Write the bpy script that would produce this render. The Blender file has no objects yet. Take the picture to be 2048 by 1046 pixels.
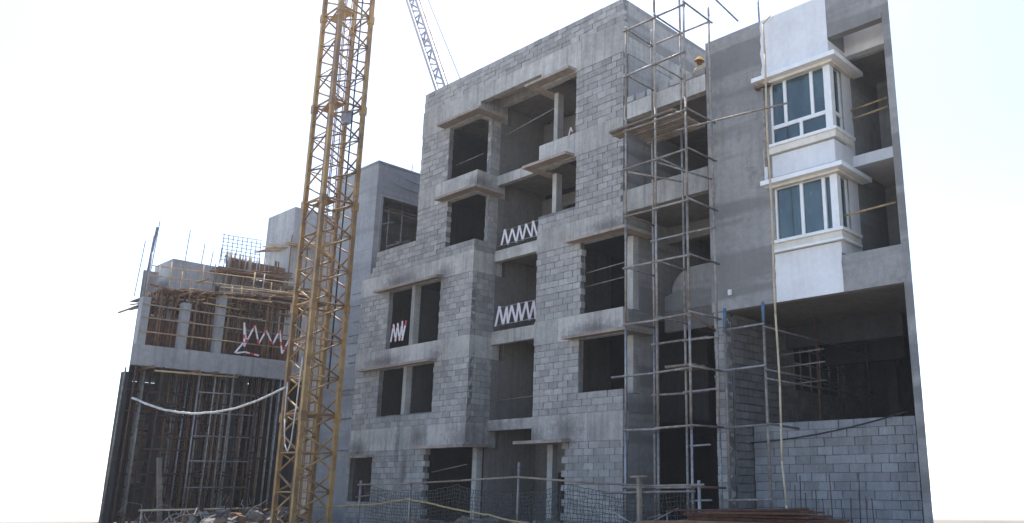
import bpy, math, random
from mathutils import Vector, Matrix
random.seed(7)
R = math.radians
SC = bpy.context.scene
COL = SC.collection

# ------------------------------------------------------------------ camera
cam_d = bpy.data.cameras.new("camera"); cam = bpy.data.objects.new("camera", cam_d); COL.objects.link(cam)
SC.camera = cam
yaw, pitch, roll = R(-41.25), R(14.463), R(0.0747)
fw = Vector((math.sin(yaw)*math.cos(pitch), math.cos(yaw)*math.cos(pitch), math.sin(pitch)))
r0 = Vector((math.cos(yaw), -math.sin(yaw), 0)); u0 = r0.cross(fw)
rt = r0*math.cos(roll) + u0*math.sin(roll); up = -r0*math.sin(roll) + u0*math.cos(roll)
cam.matrix_world = Matrix(((rt.x, up.x, -fw.x, 0), (rt.y, up.y, -fw.y, 0), (rt.z, up.z, -fw.z, 1.6), (0, 0, 0, 1)))
cam_d.sensor_fit = 'HORIZONTAL'; cam_d.sensor_width = 36.0
cam_d.lens = 1678.46/2048*36.0
cam_d.shift_x = -(1244.94-1024)/2048
cam_d.shift_y = (540.89-523)/2048
cam_d.clip_start = 0.1; cam_d.clip_end = 3000
SC.render.resolution_x = 1024; SC.render.resolution_y = 523

# ------------------------------------------------------------------ light
SUN_EL, SUN_ROT = 62.0, -52.0          # behind the building, to the left
w = bpy.data.worlds.new("World"); SC.world = w; w.use_nodes = True
nt = w.node_tree; nt.nodes.clear()
sky = nt.nodes.new('ShaderNodeTexSky'); sky.sky_type = 'NISHITA'; sky.sun_disc = False
sky.sun_elevation = R(SUN_EL); sky.sun_rotation = R(SUN_ROT); sky.dust_density = 1.0; sky.air_density = 0.75; sky.ozone_density = 0.4
bg = nt.nodes.new('ShaderNodeBackground'); bg.inputs[1].default_value = 0.15
ow = nt.nodes.new('ShaderNodeOutputWorld')
nt.links.new(sky.outputs[0], bg.inputs[0]); nt.links.new(bg.outputs[0], ow.inputs[0])
sd = bpy.data.lights.new("sun", 'SUN'); sd.energy = 4.0; sd.angle = R(0.5); sd.color = (1.0, 0.95, 0.87)
so = bpy.data.objects.new("sun", sd); COL.objects.link(so)
sdir = Vector((math.sin(R(SUN_ROT))*math.cos(R(SUN_EL)), math.cos(R(SUN_ROT))*math.cos(R(SUN_EL)), math.sin(R(SUN_EL))))
so.rotation_euler = sdir.to_track_quat('Z', 'Y').to_euler(); so.location = sdir*60
SC.view_settings.view_transform = 'Standard'; SC.view_settings.look = 'None'
SC.view_settings.exposure = 1.38; SC.view_settings.gamma = 1.0
SC.view_settings.use_curve_mapping = False

# ------------------------------------------------------------------ helpers
ORG = {}
class MB:
    def __init__(s): s.v = []; s.f = []; s.m = []
    def quad(s, a, b, c, d, m=0):
        i = len(s.v); s.v += [tuple(a), tuple(b), tuple(c), tuple(d)]; s.f.append((i, i+1, i+2, i+3)); s.m.append(m)
    def box(s, x0, x1, y0, y1, z0, z1, m=0, j=0.0):
        i = len(s.v)
        P = [(x0,y0,z0),(x1,y0,z0),(x1,y1,z0),(x0,y1,z0),(x0,y0,z1),(x1,y0,z1),(x1,y1,z1),(x0,y1,z1)]
        if j: P = [(a+random.uniform(-j,j), b+random.uniform(-j,j), c+random.uniform(-j,j)) for a,b,c in P]
        s.v += P
        for q in ((0,3,2,1),(4,5,6,7),(0,1,5,4),(1,2,6,5),(2,3,7,6),(3,0,4,7)):
            s.f.append(tuple(i+k for k in q)); s.m.append(m)
    def prism(s, poly, z0, z1, ax='z', m=0):
        # poly in the plane across ax, extruded along ax
        n = len(poly); i = len(s.v)
        area = sum(poly[k][0]*poly[(k+1)%n][1]-poly[(k+1)%n][0]*poly[k][1] for k in range(n))
        if area < 0: poly = poly[::-1]
        for z in (z0, z1):
            for a, b in poly:
                s.v.append((a,b,z) if ax=='z' else ((a,z,b) if ax=='y' else (z,a,b)))
        flip = ax == 'y'
        F = [tuple(i+n-1-k for k in range(n)), tuple(i+n+k for k in range(n))]
        for k in range(n):
            F.append((i+k, i+(k+1)%n, i+n+(k+1)%n, i+n+k))
        for q in F: s.f.append(q[::-1] if flip else q); s.m.append(m)
    def tube(s, p, q, r, n=8, m=0, r2=None):
        p = Vector(p); q = Vector(q); d = (q-p)
        if d.length < 1e-6: return
        d.normalize(); a = d.orthogonal().normalized(); b = d.cross(a); i = len(s.v); r2 = r if r2 is None else r2
        for c, rr in ((p, r), (q, r2)):
            for k in range(n):
                t = 2*math.pi*k/n; s.v.append(tuple(c + a*(rr*math.cos(t)) + b*(rr*math.sin(t))))
        for k in range(n): s.f.append((i+k, i+(k+1)%n, i+n+(k+1)%n, i+n+k)); s.m.append(m)
        s.f.append(tuple(i+n-1-k for k in range(n))); s.m.append(m); s.f.append(tuple(i+n+k for k in range(n))); s.m.append(m)
    def path(s, pts, r, n=6, m=0):
        for a, b in zip(pts, pts[1:]): s.tube(a, b, r, n, m)
    def mesh(s, name, mats, off=(0,0,0), smooth=False):
        me = bpy.data.meshes.new(name)
        ox, oy, oz = off
        me.from_pydata([(x-ox, y-oy, z-oz) for x,y,z in s.v], [], s.f)
        for mm in (mats if isinstance(mats, (list,tuple)) else [mats]): me.materials.append(mm)
        for p, k in zip(me.polygons, s.m): p.material_index = k; p.use_smooth = smooth
        me.update(); return me
    def build(s, name, mats, parent=None, smooth=False, kind=None):
        off = ORG.get(parent.name, (0,0,0)) if parent else (0,0,0)
        o = bpy.data.objects.new(name, s.mesh(name, mats, off, smooth)); COL.objects.link(o)
        if parent: o.parent = parent
        ORG[o.name] = off
        if kind: o['kind'] = kind
        return o
def tag(o, label, cat, group=None):
    o['label'] = label; o['category'] = cat
    if group: o['group'] = group
    return o
def thing(name, loc, label, cat, group=None):
    o = bpy.data.objects.new(name, None); COL.objects.link(o); o.location = loc; o.empty_display_size = .3
    ORG[o.name] = tuple(loc); return tag(o, label, cat, group)
_bars = {}
def bar(name, p, q, r, mat, parent, n=8, square=False):
    p = Vector(p); q = Vector(q); key = (tuple(round(c,3) for c in (q-p)), r, mat.name, n, square)
    me = _bars.get(key)
    if me is None:
        b = MB(); b.tube((0,0,0), q-p, r, n); me = b.mesh(name, mat, smooth=(n > 5)); _bars[key] = me
    o = bpy.data.objects.new(name, me); COL.objects.link(o); o.parent = parent
    o.location = p - Vector(ORG[parent.name]); ORG[o.name] = tuple(p); return o
def boxo(name, mat, parent, *a, j=0.0):
    b = MB(); b.box(*a, j=j); return b.build(name, mat, parent)
def gauss(a, s): return random.gauss(a, s)

# ------------------------------------------------------------------ materials
def new_mat(name):
    m = bpy.data.materials.new(name); m.use_nodes = True; t = m.node_tree
    return m, t, t.nodes['Principled BSDF'], t.nodes, t.links
def math_n(N, L, op, a, b=None, clamp=False):
    n = N.new('ShaderNodeMath'); n.operation = op; n.use_clamp = clamp
    for k, x in enumerate((a, b)):
        if x is None: continue
        if isinstance(x, (int, float)): n.inputs[k].default_value = x
        else: L.new(x, n.inputs[k])
    return n.outputs[0]
def noise_n(N, L, vec, scale, detail=4, rough=.55):
    n = N.new('ShaderNodeTexNoise'); n.inputs['Scale'].default_value = scale; n.inputs['Detail'].default_value = detail
    n.inputs['Roughness'].default_value = rough
    if vec is not None: L.new(vec, n.inputs['Vector'])
    return n.outputs['Fac']
def ramp_n(N, L, fac, a, b, lo=0.0, hi=1.0):
    n = N.new('ShaderNodeMapRange'); n.inputs[1].default_value = a; n.inputs[2].default_value = b
    n.inputs[3].default_value = lo; n.inputs[4].default_value = hi; L.new(fac, n.inputs[0]); return n.outputs[0]
def mix_n(N, L, fac, a, b, mode='MIX'):
    n = N.new('ShaderNodeMix'); n.data_type = 'RGBA'; n.blend_type = mode
    if isinstance(fac, (int,float)): n.inputs[0].default_value = fac
    else: L.new(fac, n.inputs[0])
    for k, x in ((6,a),(7,b)):
        if isinstance(x, tuple): n.inputs[k].default_value = (*x, 1)
        else: L.new(x, n.inputs[k])
    return n.outputs[2]
# soot and damp blotches left above ledges (place, reach)
SPOTS = [((-23.0,18.4,3.3),(1.5,1.2,.75)),((-26.1,18.4,3.35),(.5,1,.5)),((-18.5,18.4,3.3),(.8,1,.55)),((-20.2,18.4,3.1),(.9,1,.4)),
         ((-27.4,18.4,3.2),(.18,1,1.1)),((-25.3,18.4,6.3),(.5,1,.35)),((-25.0,18.4,9.35),(.7,1,.45)),((-23.4,18.5,12.6),(.8,1,.35)),
         ((-17.5,18.4,6.3),(1.4,1,.3)),((-28.6,18.4,6.35),(1.6,1,.28)),((-28.0,18.4,9.5),(1.4,1,.3)),((-26.9,18.4,2.2),(.25,1,1.0)),
         ((-16.8,18.4,9.5),(.9,1,.3)),((-22.6,19.3,3.2),(1.2,.9,.8)),((-30.0,18.4,3.0),(.8,1,.4))]
def concrete(name, ca, cb, big=.6, rand=.22, streak=.35, pock=0.0, bump=.25, spots=True, rough=.92, fine=.3, lifts=0.0, smear=0.0):
    m, t, bs, N, L = new_mat(name)
    g = N.new('ShaderNodeNewGeometry'); P = g.outputs['Position']
    n1 = noise_n(N, L, P, big, 5, .6); n2 = noise_n(N, L, P, 6, 5, .65); n3 = noise_n(N, L, P, 45, 3, .7)
    f = math_n(N, L, 'ADD', math_n(N, L, 'MULTIPLY', n1, .6), math_n(N, L, 'MULTIPLY', n2, .4))
    c = mix_n(N, L, ramp_n(N, L, f, .36, .64), ca, cb)
    # rain and form streaks running down
    mp = N.new('ShaderNodeMapping'); mp.inputs['Scale'].default_value = (5, 5, .35); L.new(P, mp.inputs[0])
    st = ramp_n(N, L, noise_n(N, L, mp.outputs[0], 1.0, 5, .7), .46, .72, 0, streak)
    c = mix_n(N, L, st, c, tuple(x*.45 for x in ca))
    if lifts:      # bands left by the working lifts, damp patches
        ml = N.new('ShaderNodeMapping'); ml.inputs['Scale'].default_value = (.12, .12, 1.5); L.new(P, ml.inputs[0])
        c = mix_n(N, L, ramp_n(N, L, noise_n(N, L, ml.outputs[0], 1.0, 3, .5), .47, .56, 0, lifts), c, tuple(x*.62 for x in ca))
        c = mix_n(N, L, ramp_n(N, L, noise_n(N, L, P, 1.7, 6, .7), .54, .66, 0, lifts), c, tuple(x*.72 for x in ca))
    if smear:      # mortar smeared across the joints
        c = mix_n(N, L, ramp_n(N, L, noise_n(N, L, P, 2.3, 6, .75), .53, .62, 0, smear), c, tuple(x*1.12 for x in cb))
    fr = ramp_n(N, L, n3, .35, .65, 1-fine*.5, 1+fine*.5)
    oi = N.new('ShaderNodeObjectInfo')
    rr = math_n(N, L, 'FRACT', math_n(N, L, 'ADD', oi.outputs['Random'], g.outputs['Random Per Island']))
    val = math_n(N, L, 'MULTIPLY', fr, ramp_n(N, L, rr, 0, 1, 1-rand, 1+rand*.7))
    vm = N.new('ShaderNodeMix'); vm.data_type = 'RGBA'; vm.blend_type = 'MULTIPLY'; vm.inputs[0].default_value = 1
    cc = N.new('ShaderNodeCombineColor'); 
    for k in range(3): L.new(val, cc.inputs[k])
    L.new(c, vm.inputs[6]); L.new(cc.outputs[0], vm.inputs[7]); c = vm.outputs[2]
    hgt = math_n(N, L, 'ADD', math_n(N, L, 'MULTIPLY', n2, .5), math_n(N, L, 'MULTIPLY', n3, .5))
    if pock:
        v = N.new('ShaderNodeTexVoronoi'); v.inputs['Scale'].default_value = 3.1; L.new(P, v.inputs['Vector'])
        pk = math_n(N, L, 'MULTIPLY', ramp_n(N, L, v.outputs['Distance'], .07, .13, 1, 0), ramp_n(N, L, v.outputs['Color'], .55, .6))
        c = mix_n(N, L, math_n(N, L, 'MULTIPLY', pk, pock), c, (.05,.05,.05))
        hgt = math_n(N, L, 'SUBTRACT', hgt, pk)
    if spots:
        acc = None
        for ctr, rad in SPOTS:
            mm = N.new('ShaderNodeMapping'); mm.vector_type = 'TEXTURE'
            mm.inputs['Location'].default_value = ctr; mm.inputs['Scale'].default_value = rad; L.new(P, mm.inputs[0])
            ln = N.new('ShaderNodeVectorMath'); ln.operation = 'LENGTH'; L.new(mm.outputs[0], ln.inputs[0])
            x = ramp_n(N, L, math_n(N, L, 'ADD', ln.outputs['Value'], ramp_n(N, L, n2, .3, .7, -.35, .35)), .2, 1.05, 1, 0)
            acc = x if acc is None else math_n(N, L, 'MAXIMUM', acc, x)
        acc = math_n(N, L, 'MULTIPLY', acc, ramp_n(N, L, n2, .3, .6, .45, 1.0))
        c = mix_n(N, L, math_n(N, L, 'MULTIPLY', acc, .72), c, (.05,.036,.042))
    L.new(c, bs.inputs['Base Color']); bs.inputs['Roughness'].default_value = rough
    bs.inputs['Specular IOR Level'].default_value = .25
    b = N.new('ShaderNodeBump'); b.inputs['Strength'].default_value = bump; b.inputs['Distance'].default_value = .02
    L.new(hgt, b.inputs['Height']); L.new(b.outputs[0], bs.inputs['Normal'])
    return m
def simple(name, ca, cb=None, scale=8, rough=.6, metal=0, bump=.1, spec=.4, stretch=None):
    m, t, bs, N, L = new_mat(name); cb = cb or tuple(x*.7 for x in ca)
    g = N.new('ShaderNodeNewGeometry'); vec = g.outputs['Position']
    if stretch:
        mp = N.new('ShaderNodeMapping'); mp.inputs['Scale'].default_value = stretch; L.new(vec, mp.inputs[0]); vec = mp.outputs[0]
    n1 = noise_n(N, L, vec, scale, 5, .65)
    oi = N.new('ShaderNodeObjectInfo')
    f = math_n(N, L, 'ADD', n1, ramp_n(N, L, oi.outputs['Random'], 0, 1, -.12, .12))
    L.new(mix_n(N, L, ramp_n(N, L, f, .38, .62), ca, cb), bs.inputs['Base Color'])
    bs.inputs['Roughness'].default_value = rough; bs.inputs['Metallic'].default_value = metal; bs.inputs['Specular IOR Level'].default_value = spec
    b = N.new('ShaderNodeBump'); b.inputs['Strength'].default_value = bump; b.inputs['Distance'].default_value = .01
    L.new(n1, b.inputs['Height']); L.new(b.outputs[0], bs.inputs['Normal'])
    return m
M = {}
M['block'] = concrete('concrete_block', (.25,.24,.225), (.36,.347,.325), .5, .22, .3, 0, .5, smear=.45)
M['mortar'] = concrete('mortar', (.09,.088,.085), (.24,.235,.225), 1.1, .1, .2, 0, .5)
M['beam'] = concrete('cast_concrete', (.30,.285,.26), (.47,.45,.41), 1.1, .18, .6, .9, .35)
M['shade'] = concrete('shuttered_concrete', (.265,.21,.168), (.37,.315,.265), 1.2, .15, .4, 0, .3)
M['room'] = concrete('room_shade_concrete', (.035,.035,.038), (.062,.06,.058), .7, .1, .3, 0, .2, spots=False)  # interior shade put into the colour: concrete darkened well below its own tone
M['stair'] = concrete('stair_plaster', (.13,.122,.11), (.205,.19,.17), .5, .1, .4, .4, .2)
M['plaster'] = concrete('grey_plaster', (.23,.222,.21), (.355,.343,.325), .45, .05, .3, 0, .15, spots=False, fine=.12, lifts=.6)
M['tower'] = concrete('tower_plaster', (.24,.245,.255), (.33,.335,.34), .5, .08, .3, .2, .15, spots=False, lifts=.4)
M['farconc'] = concrete('far_concrete', (.24,.24,.24), (.36,.355,.345), .7, .12, .5, 0, .2, spots=False)
M['white'] = concrete('white_primer', (.62,.615,.61), (.74,.74,.735), .9, .03, .16, 0, .08, spots=False, fine=.05)
M['frame'] = simple('window_frame_white', (.78,.78,.76), (.7,.7,.68), 4, .35, 0, .02)
M['trim'] = simple('cream_trim', (.72,.68,.6), (.6,.56,.49), 3, .7, 0, .05)
M['yellow'] = simple('ochre_crane_paint', (.36,.215,.07), (.19,.105,.04), 2.2, .5, 0, .1, .5)
M['steel'] = simple('scaffold_steel', (.32,.295,.265), (.17,.14,.115), 6, .6, .2, .15, .5)
M['steelgrey'] = simple('galvanised_steel', (.30,.30,.31), (.17,.15,.14), 6, .5, .6, .1, .5)
M['rust'] = simple('rusty_steel', (.11,.05,.032), (.06,.03,.024), 7, .85, .2, .3, .2)
M['blue'] = simple('blue_pipe_paint', (.06,.14,.24), (.06,.11,.17), 7, .5)
M['redpipe'] = simple('red_pipe_paint', (.20,.09,.075), (.14,.09,.075), 7, .6)
M['bamboo'] = simple('bamboo', (.42,.31,.17), (.25,.17,.09), 5, .6, 0, .1)
M['plank'] = simple('weathered_plank', (.26,.215,.165), (.15,.12,.095), 4, .85, 0, .3, .2)
M['timber'] = simple('shutter_timber', (.22,.13,.075), (.12,.07,.045), 4, .9, 0, .3, .2)
M['brickred'] = simple('red_brick', (.22,.09,.055), (.13,.06,.04), 5, .9, 0, .3, .2)
M['rope'] = simple('straw_rope', (.50,.42,.29), (.36,.29,.19), 12, .8)
M['ropey'] = simple('yellow_rope', (.40,.31,.15), (.25,.18,.08), 20, .7)
M['hose'] = simple('pale_hose', (.55,.545,.52), (.40,.39,.36), 5, .45)
M['tapew'] = simple('tape_white', (.76,.73,.74), (.64,.58,.60), 12, .4)
M['taper'] = simple('tape_red', (.6,.05,.06), (.5,.05,.06), 12, .4)
M['skin'] = simple('skin_brown', (.14,.07,.045), (.11,.055,.035), 9, .55)
M['helmet'] = simple('helmet_yellow', (.62,.38,.08), (.55,.33,.07), 5, .75, 0, .02, .15)
M['shirt'] = simple('shirt_khaki', (.45,.36,.22), (.36,.28,.17), 12, .9)
M['trouser'] = simple('trousers_dark', (.05,.055,.08), (.04,.04,.06), 9, .9)
M['net'] = simple('net_green', (.055,.065,.06), (.04,.045,.05), 6, .9)
M['cable'] = simple('black_cable', (.02,.02,.022), (.03,.03,.03), 6, .6)
M['farsteel'] = simple('jib_grey_paint', (.22,.21,.23), (.16,.15,.17), 3, .5)
def ground_mat():
    m, t, bs, N, L = new_mat('site_earth'); g = N.new('ShaderNodeNewGeometry'); P = g.outputs['Position']
    n1 = noise_n(N, L, P, .12, 6, .6); n2 = noise_n(N, L, P, 3, 6, .7)
    c = mix_n(N, L, ramp_n(N, L, n1, .35, .65), (.15,.125,.10), (.22,.19,.155))
    c = mix_n(N, L, ramp_n(N, L, n2, .4, .7, 0, .5), c, (.09,.075,.06))
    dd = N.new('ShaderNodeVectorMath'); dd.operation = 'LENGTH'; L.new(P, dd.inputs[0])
    c = mix_n(N, L, ramp_n(N, L, dd.outputs['Value'], 46, 62), c, (.66,.65,.63))  # far ground whitened to look overexposed, so the horizon fades into the sky
    L.new(c, bs.inputs['Base Color']); bs.inputs['Roughness'].default_value = .95
    b = N.new('ShaderNodeBump'); b.inputs['Strength'].default_value = .6; b.inputs['Distance'].default_value = .08
    L.new(n2, b.inputs['Height']); L.new(b.outputs[0], bs.inputs['Normal']); return m
M['earth'] = ground_mat()
def glass_mat():
    m, t, bs, N, L = new_mat('window_glass')
    bs.inputs['Base Color'].default_value = (.09,.17,.19,1); bs.inputs['Roughness'].default_value = .04
    bs.inputs['Transmission Weight'].default_value = .6; bs.inputs['Specular IOR Level'].default_value = .9; bs.inputs['IOR'].default_value = 1.5
    g = N.new('ShaderNodeNewGeometry'); mp = N.new('ShaderNodeMapping'); mp.inputs['Scale'].default_value = (1.2,1.2,.5); L.new(g.outputs['Position'], mp.inputs[0])
    n1 = noise_n(N, L, mp.outputs[0], 1.6, 4, .6)
    L.new(mix_n(N, L, ramp_n(N, L, n1, .35, .65), (.06,.11,.13), (.16,.26,.28)), bs.inputs['Base Color'])
    L.new(ramp_n(N, L, noise_n(N, L, g.outputs['Position'], 5, 5, .7), .45, .7, .02, .3), bs.inputs['Roughness'])
    b = N.new('ShaderNodeBump'); b.inputs['Strength'].default_value = .12; b.inputs['Distance'].default_value = .02; L.new(n1, b.inputs['Height']); L.new(b.outputs[0], bs.inputs['Normal'])
    return m
M['glass'] = glass_mat()

# ------------------------------------------------------------------ ground
def make_ground():
    b = MB(); n = 60; S = 600.0
    xs = [-S+2*S*i/n for i in range(n+1)]
    def warp(t): return math.copysign(abs(t/S)**2.2*1500, t)
    idx = {}
    for i, x in enumerate(xs):
        for j, y in enumerate(xs):
            X, Y = warp(x)-15, warp(y)+15
            d = math.hypot(X+15, Y-15)
            z = 0.0 if d > 120 else random.uniform(-.05, .04)
            idx[i,j] = len(b.v); b.v.append((X, Y, z))
    for i in range(n):
        for j in range(n):
            b.f.append((idx[i,j], idx[i+1,j], idx[i+1,j+1], idx[i,j+1])); b.m.append(0)
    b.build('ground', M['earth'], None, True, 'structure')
make_ground()

# ------------------------------------------------------------------ masonry
BL, BH, TH = .42, .213, .20
def sub_intervals(a, b, cuts):
    iv = [(a, b)]
    for c, d in cuts:
        nx = []
        for p, q in iv:
            if d <= p or c >= q: nx.append((p, q)); continue
            if c > p: nx.append((p, c))
            if d < q: nx.append((d, q))
        iv = nx
    return iv
def layout(u0, u1, z0, z1, holes=(), tooth=None, bl=BL, bh=BH):
    """tooth: list of u positions at which opening edges step in and out"""
    n = max(1, round((z1-z0)/bh)); h = (z1-z0)/n; out = []
    ph = random.uniform(0, bl)
    for k in range(n):
        za, zb = z0+k*h, z0+(k+1)*h; mid = (za+zb)/2
        cuts = [(a, b) for a, b, c, d in holes if c < mid < d]
        off = ph + (bl/2 if k % 2 else 0)
        for p, q in sub_intervals(u0, u1, cuts):
            if tooth:
                for tt, s in tooth:
                    if abs(p-tt) < 1e-4 and k % 2: p += s
                    if abs(q-tt) < 1e-4 and k % 2: q += s
            u = p - ((p-off) % bl)
            while u < q-1e-6:
                a, c = max(u, p), min(u+bl, q)
                if c-a > .06:
                    out.append((a, c, za, zb))
                elif out and abs(out[-1][1]-a) < .02 and abs(out[-1][2]-za) < 1e-6:
                    out[-1] = (out[-1][0], c, za, zb)
                u += bl
    return out
def backing(mb, plane, c0, c1, u0, u1, z0, z1, holes):
    zs = sorted({z0, z1, *[z for h in holes for z in h[2:] if z0 < z < z1]})
    for za, zb in zip(zs, zs[1:]):
        mid = (za+zb)/2
        for p, q in sub_intervals(u0, u1, [(a,b) for a,b,c,d in holes if c < mid < d]):
            if q-p < .03: continue
            if plane == 'y': mb.box(p, q, c0, c1, za, zb)
            else: mb.box(c0, c1, p, q, za, zb)
class Masonry:
    """collects the blocks of one thing; the nearest ones become objects of their own"""
    def __init__(s, parent): s.parent = parent; s.items = []; s.mb = MB()
    def wall(s, plane, c, u0, u1, z0, z1, holes=(), tooth=None, face=-1, th=TH, ragged=0):
        # c: position of the outer face; the wall runs from c inwards by th (face: sign of the outward normal)
        ci = c - face*th; lo, hi = min(c, ci), max(c, ci)
        if not ragged: backing(s.mb, plane, lo+.02, hi-.02, u0+.008, u1-.008, z0, z1, holes)
        for a, b, za, zb in layout(u0, u1, z0, z1, holes, tooth):
            if ragged and a < u0+ragged*(zb-z0)/(z1-z0)*random.uniform(.8,1.1): continue
            s.items.append((plane, (a+b)/2, (lo+hi)/2, (za+zb)/2, b-a-.017, hi-lo, zb-za-.017))
        if ragged: backing(s.mb, plane, lo+.02, hi-.02, u0+ragged*1.05, u1-.008, z0, z1-.02, holes)
    def finish(s, cap=300, mat=None, mortar=None):
        if s.mb.v: s.mb.build('mortar', mortar or M['mortar'], s.parent)
        def dist(it):
            pl, u, c, z, l, t, h = it; x, y = (u, c) if pl == 'y' else (c, u)
            p = Vector((x, y, z-1.6)); w_ = p.dot(fw)
            vis = -p.normalized().y if pl == 'x' else p.normalized().y
            n = abs((p.normalized()).y if pl == 'y' else p.normalized().x)
            return -(l*h*n/(w_*w_))
        s.items.sort(key=dist)
        variants = []
        for k in range(4):
            b = MB(); b.box(-.5,.5,-.5,.5,-.5,.5, j=.028); variants.append(b.mesh('block', mat or M['block']))
        ox, oy, oz = ORG[s.parent.name]
        rest = MB()
        for i, (pl, u, c, z, l, t, h) in enumerate(s.items):
            c2 = c + random.uniform(-.008, .008)
            x, y = (u, c2) if pl == 'y' else (c2, u)
            if i < cap:
                o = bpy.data.objects.new('block', variants[i % 4]); COL.objects.link(o); o.parent = s.parent
                o.location = (x-ox, y-oy, z-oz); o.scale = (l, t, h)
                o.rotation_euler = (random.uniform(-.006,.006), random.uniform(-.006,.006), (0 if pl == 'y' else math.pi/2)+random.uniform(-.008,.008))
            else:
                dx, dy = (l/2, t/2) if pl == 'y' else (t/2, l/2)
                rest.box(x-dx, x+dx, y-dy, y+dy, z-h/2, z+h/2, j=.006)
        if rest.v: rest.build('block_courses', mat or M['block'], s.parent, kind='stuff')

# ------------------------------------------------------------------ main unfinished building
Y0 = 18.5
L = {1: (2.92, 3.77), 2: (6.04, 6.83), 3: (9.16, 9.95), 4: (12.20, 13.05), 5: (15.28, 16.42)}
XL, XLU, XS, XR, XE = -30.7, -27.06, -23.4, -20.05, -16.2      # left end, upper left end, stair left, stair right, right end
bld = thing('apartment_block', (-23, 18.5, 0), 'unfinished bare grey block apartment building with open corner windows behind the yellow crane mast', 'building')
ms = Masonry(bld)
# --- left wing, lower storeys
ms.wall('y', Y0, XL, XS, 0, L[1][0], [(-30.55,-29.0,.95,2.72), (-25.72,XS,0,2.92)], tooth=[(-25.72,.12)])
ms.wall('y', Y0, XL, XS, L[1][1], L[2][0], [(-28.95,-25.43,4.23,6.04)], tooth=[(-25.43,.0)])
ms.wall('y', Y0, XL, XS, L[2][1], L[3][0], [(-28.65,-25.30,6.83,9.16)], tooth=[(-25.30,.05)])
ms.wall('y', Y0, XL+.35, XLU, L[3][1], 11.0, ragged=.5)
# --- left wing, upper storeys
ms.wall('y', Y0, XLU, XS, L[3][1], L[4][0], [(-25.15,XS,10.37,12.2)], tooth=[(-25.15,.04)])
ms.wall('y', Y0, XLU, XS, L[4][1], L[5][0], [(-25.25,XS,13.05,15.28)])
# --- right wing
ms.wall('y', Y0, XR, XE, 0, L[1][0], [(XR,-18.55,0,2.92)], tooth=[(-18.55,-.14)])
ms.wall('y', Y0, XR, XE, L[1][1], L[2][0], [(-18.03,XE,4.3,6.04)])
ms.wall('y', Y0, XR, XE, L[2][1], L[3][0], [(-18.0,XE,6.83,9.16)], tooth=[(-18.0,.05)])
ms.wall('y', Y0, XR, XE, L[3][1], L[4][0], [(XR,-18.27,10.46,12.2)], tooth=[(XE,-.1)])
ms.wall('y', Y0, XR, XE, L[4][1], L[5][0], [(XR,-18.32,13.05,15.28)])
# --- roof parapet over the whole front
ms.wall('y', Y0, XLU, XE, L[5][1], 17.25)
# --- side of the left wing at the stair well
sy = 19.55
ms.wall('x', XS, Y0+TH+.01, sy, L[1][1], L[2][0], face=1)
ms.wall('x', XS, Y0+TH+.01, sy, L[2][1], L[3][0], face=1)
ms.wall('x', XS, Y0+TH+.01, sy, L[3][1], L[4][0], [(Y0,19.1,10.37,12.2)], face=1)
ms.wall('x', XS, 19.08, sy, L[4][1], L[5][0], face=1)
ms.wall('x', XR, Y0+TH+.01, 19.9, L[3][1], 10.46, face=-1)
# loose course on the beam over the open bay
for k in range(7):
    a = -16.15+k*.46; ms.items.append(('y', a+.2, Y0+.1, 13.50+random.uniform(-.01,.012), .38, .2, .19))
# --- concrete beams, cast in lengths
def beams(u0, u1, z0, z1, cuts=(), y0=Y0-.012, y1=Y0+.24, mat='beam'):
    us = [u0, *sorted(cuts), u1]
    for a, b in zip(us, us[1:]):
        dy = random.uniform(-.006, .002)
        boxo('beam', M[mat], bld, a+.004, b-.004, y0+dy, y1, z0, z1-.004, j=.003)
for lv, x0, cl, cr in ((1,XL,(-29.0,-27.3,-25.6),(-17.6,)), (2,XL,(-28.2,-25.0),(-18.95,)), (3,XL,(-28.7,-27.06,-25.2),(-18.3,)),
                       (4,XLU,(-26.0,-24.9),(-18.6,-17.3)), (5,XLU,(-25.6,-24.2,-21.8,-20.1,-18.1),(-17.4,))):
    z0, z1 = L[lv]
    if lv < 5:
        beams(x0, XS+.012, z0, z1, cl); beams(XR-.01, XE+.012, z0, z1, cr)
    else:
        beams(XLU, -23.4, z0, z1, (-25.6,)); beams(-23.4, -20.05, 15.8, z1, (-21.6,)); beams(-20.05, XE+.012, z0, z1, (-18.1,-17.0))
for lv in (1,2,3,4,5):         # beam returns on the stair side of the left wing
    z0, z1 = L[lv]; boxo('beam', M['beam'], bld, XS-.24, XS+.01, Y0+.245, sy+.3, z0, z1-.004, j=.003)
# beams across the open bay on the right
for z0, z1, cuts in ((9.77,10.48,(-15.35,)), (12.85,13.38,(-14.2,))):
    us = [XE+.016, *cuts, -12.99]
    for a, b in zip(us, us[1:]): boxo('beam', M['beam'], bld, a+.004, b-.004, Y0-.005, Y0+.25, z0, z1, j=.003)
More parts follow.
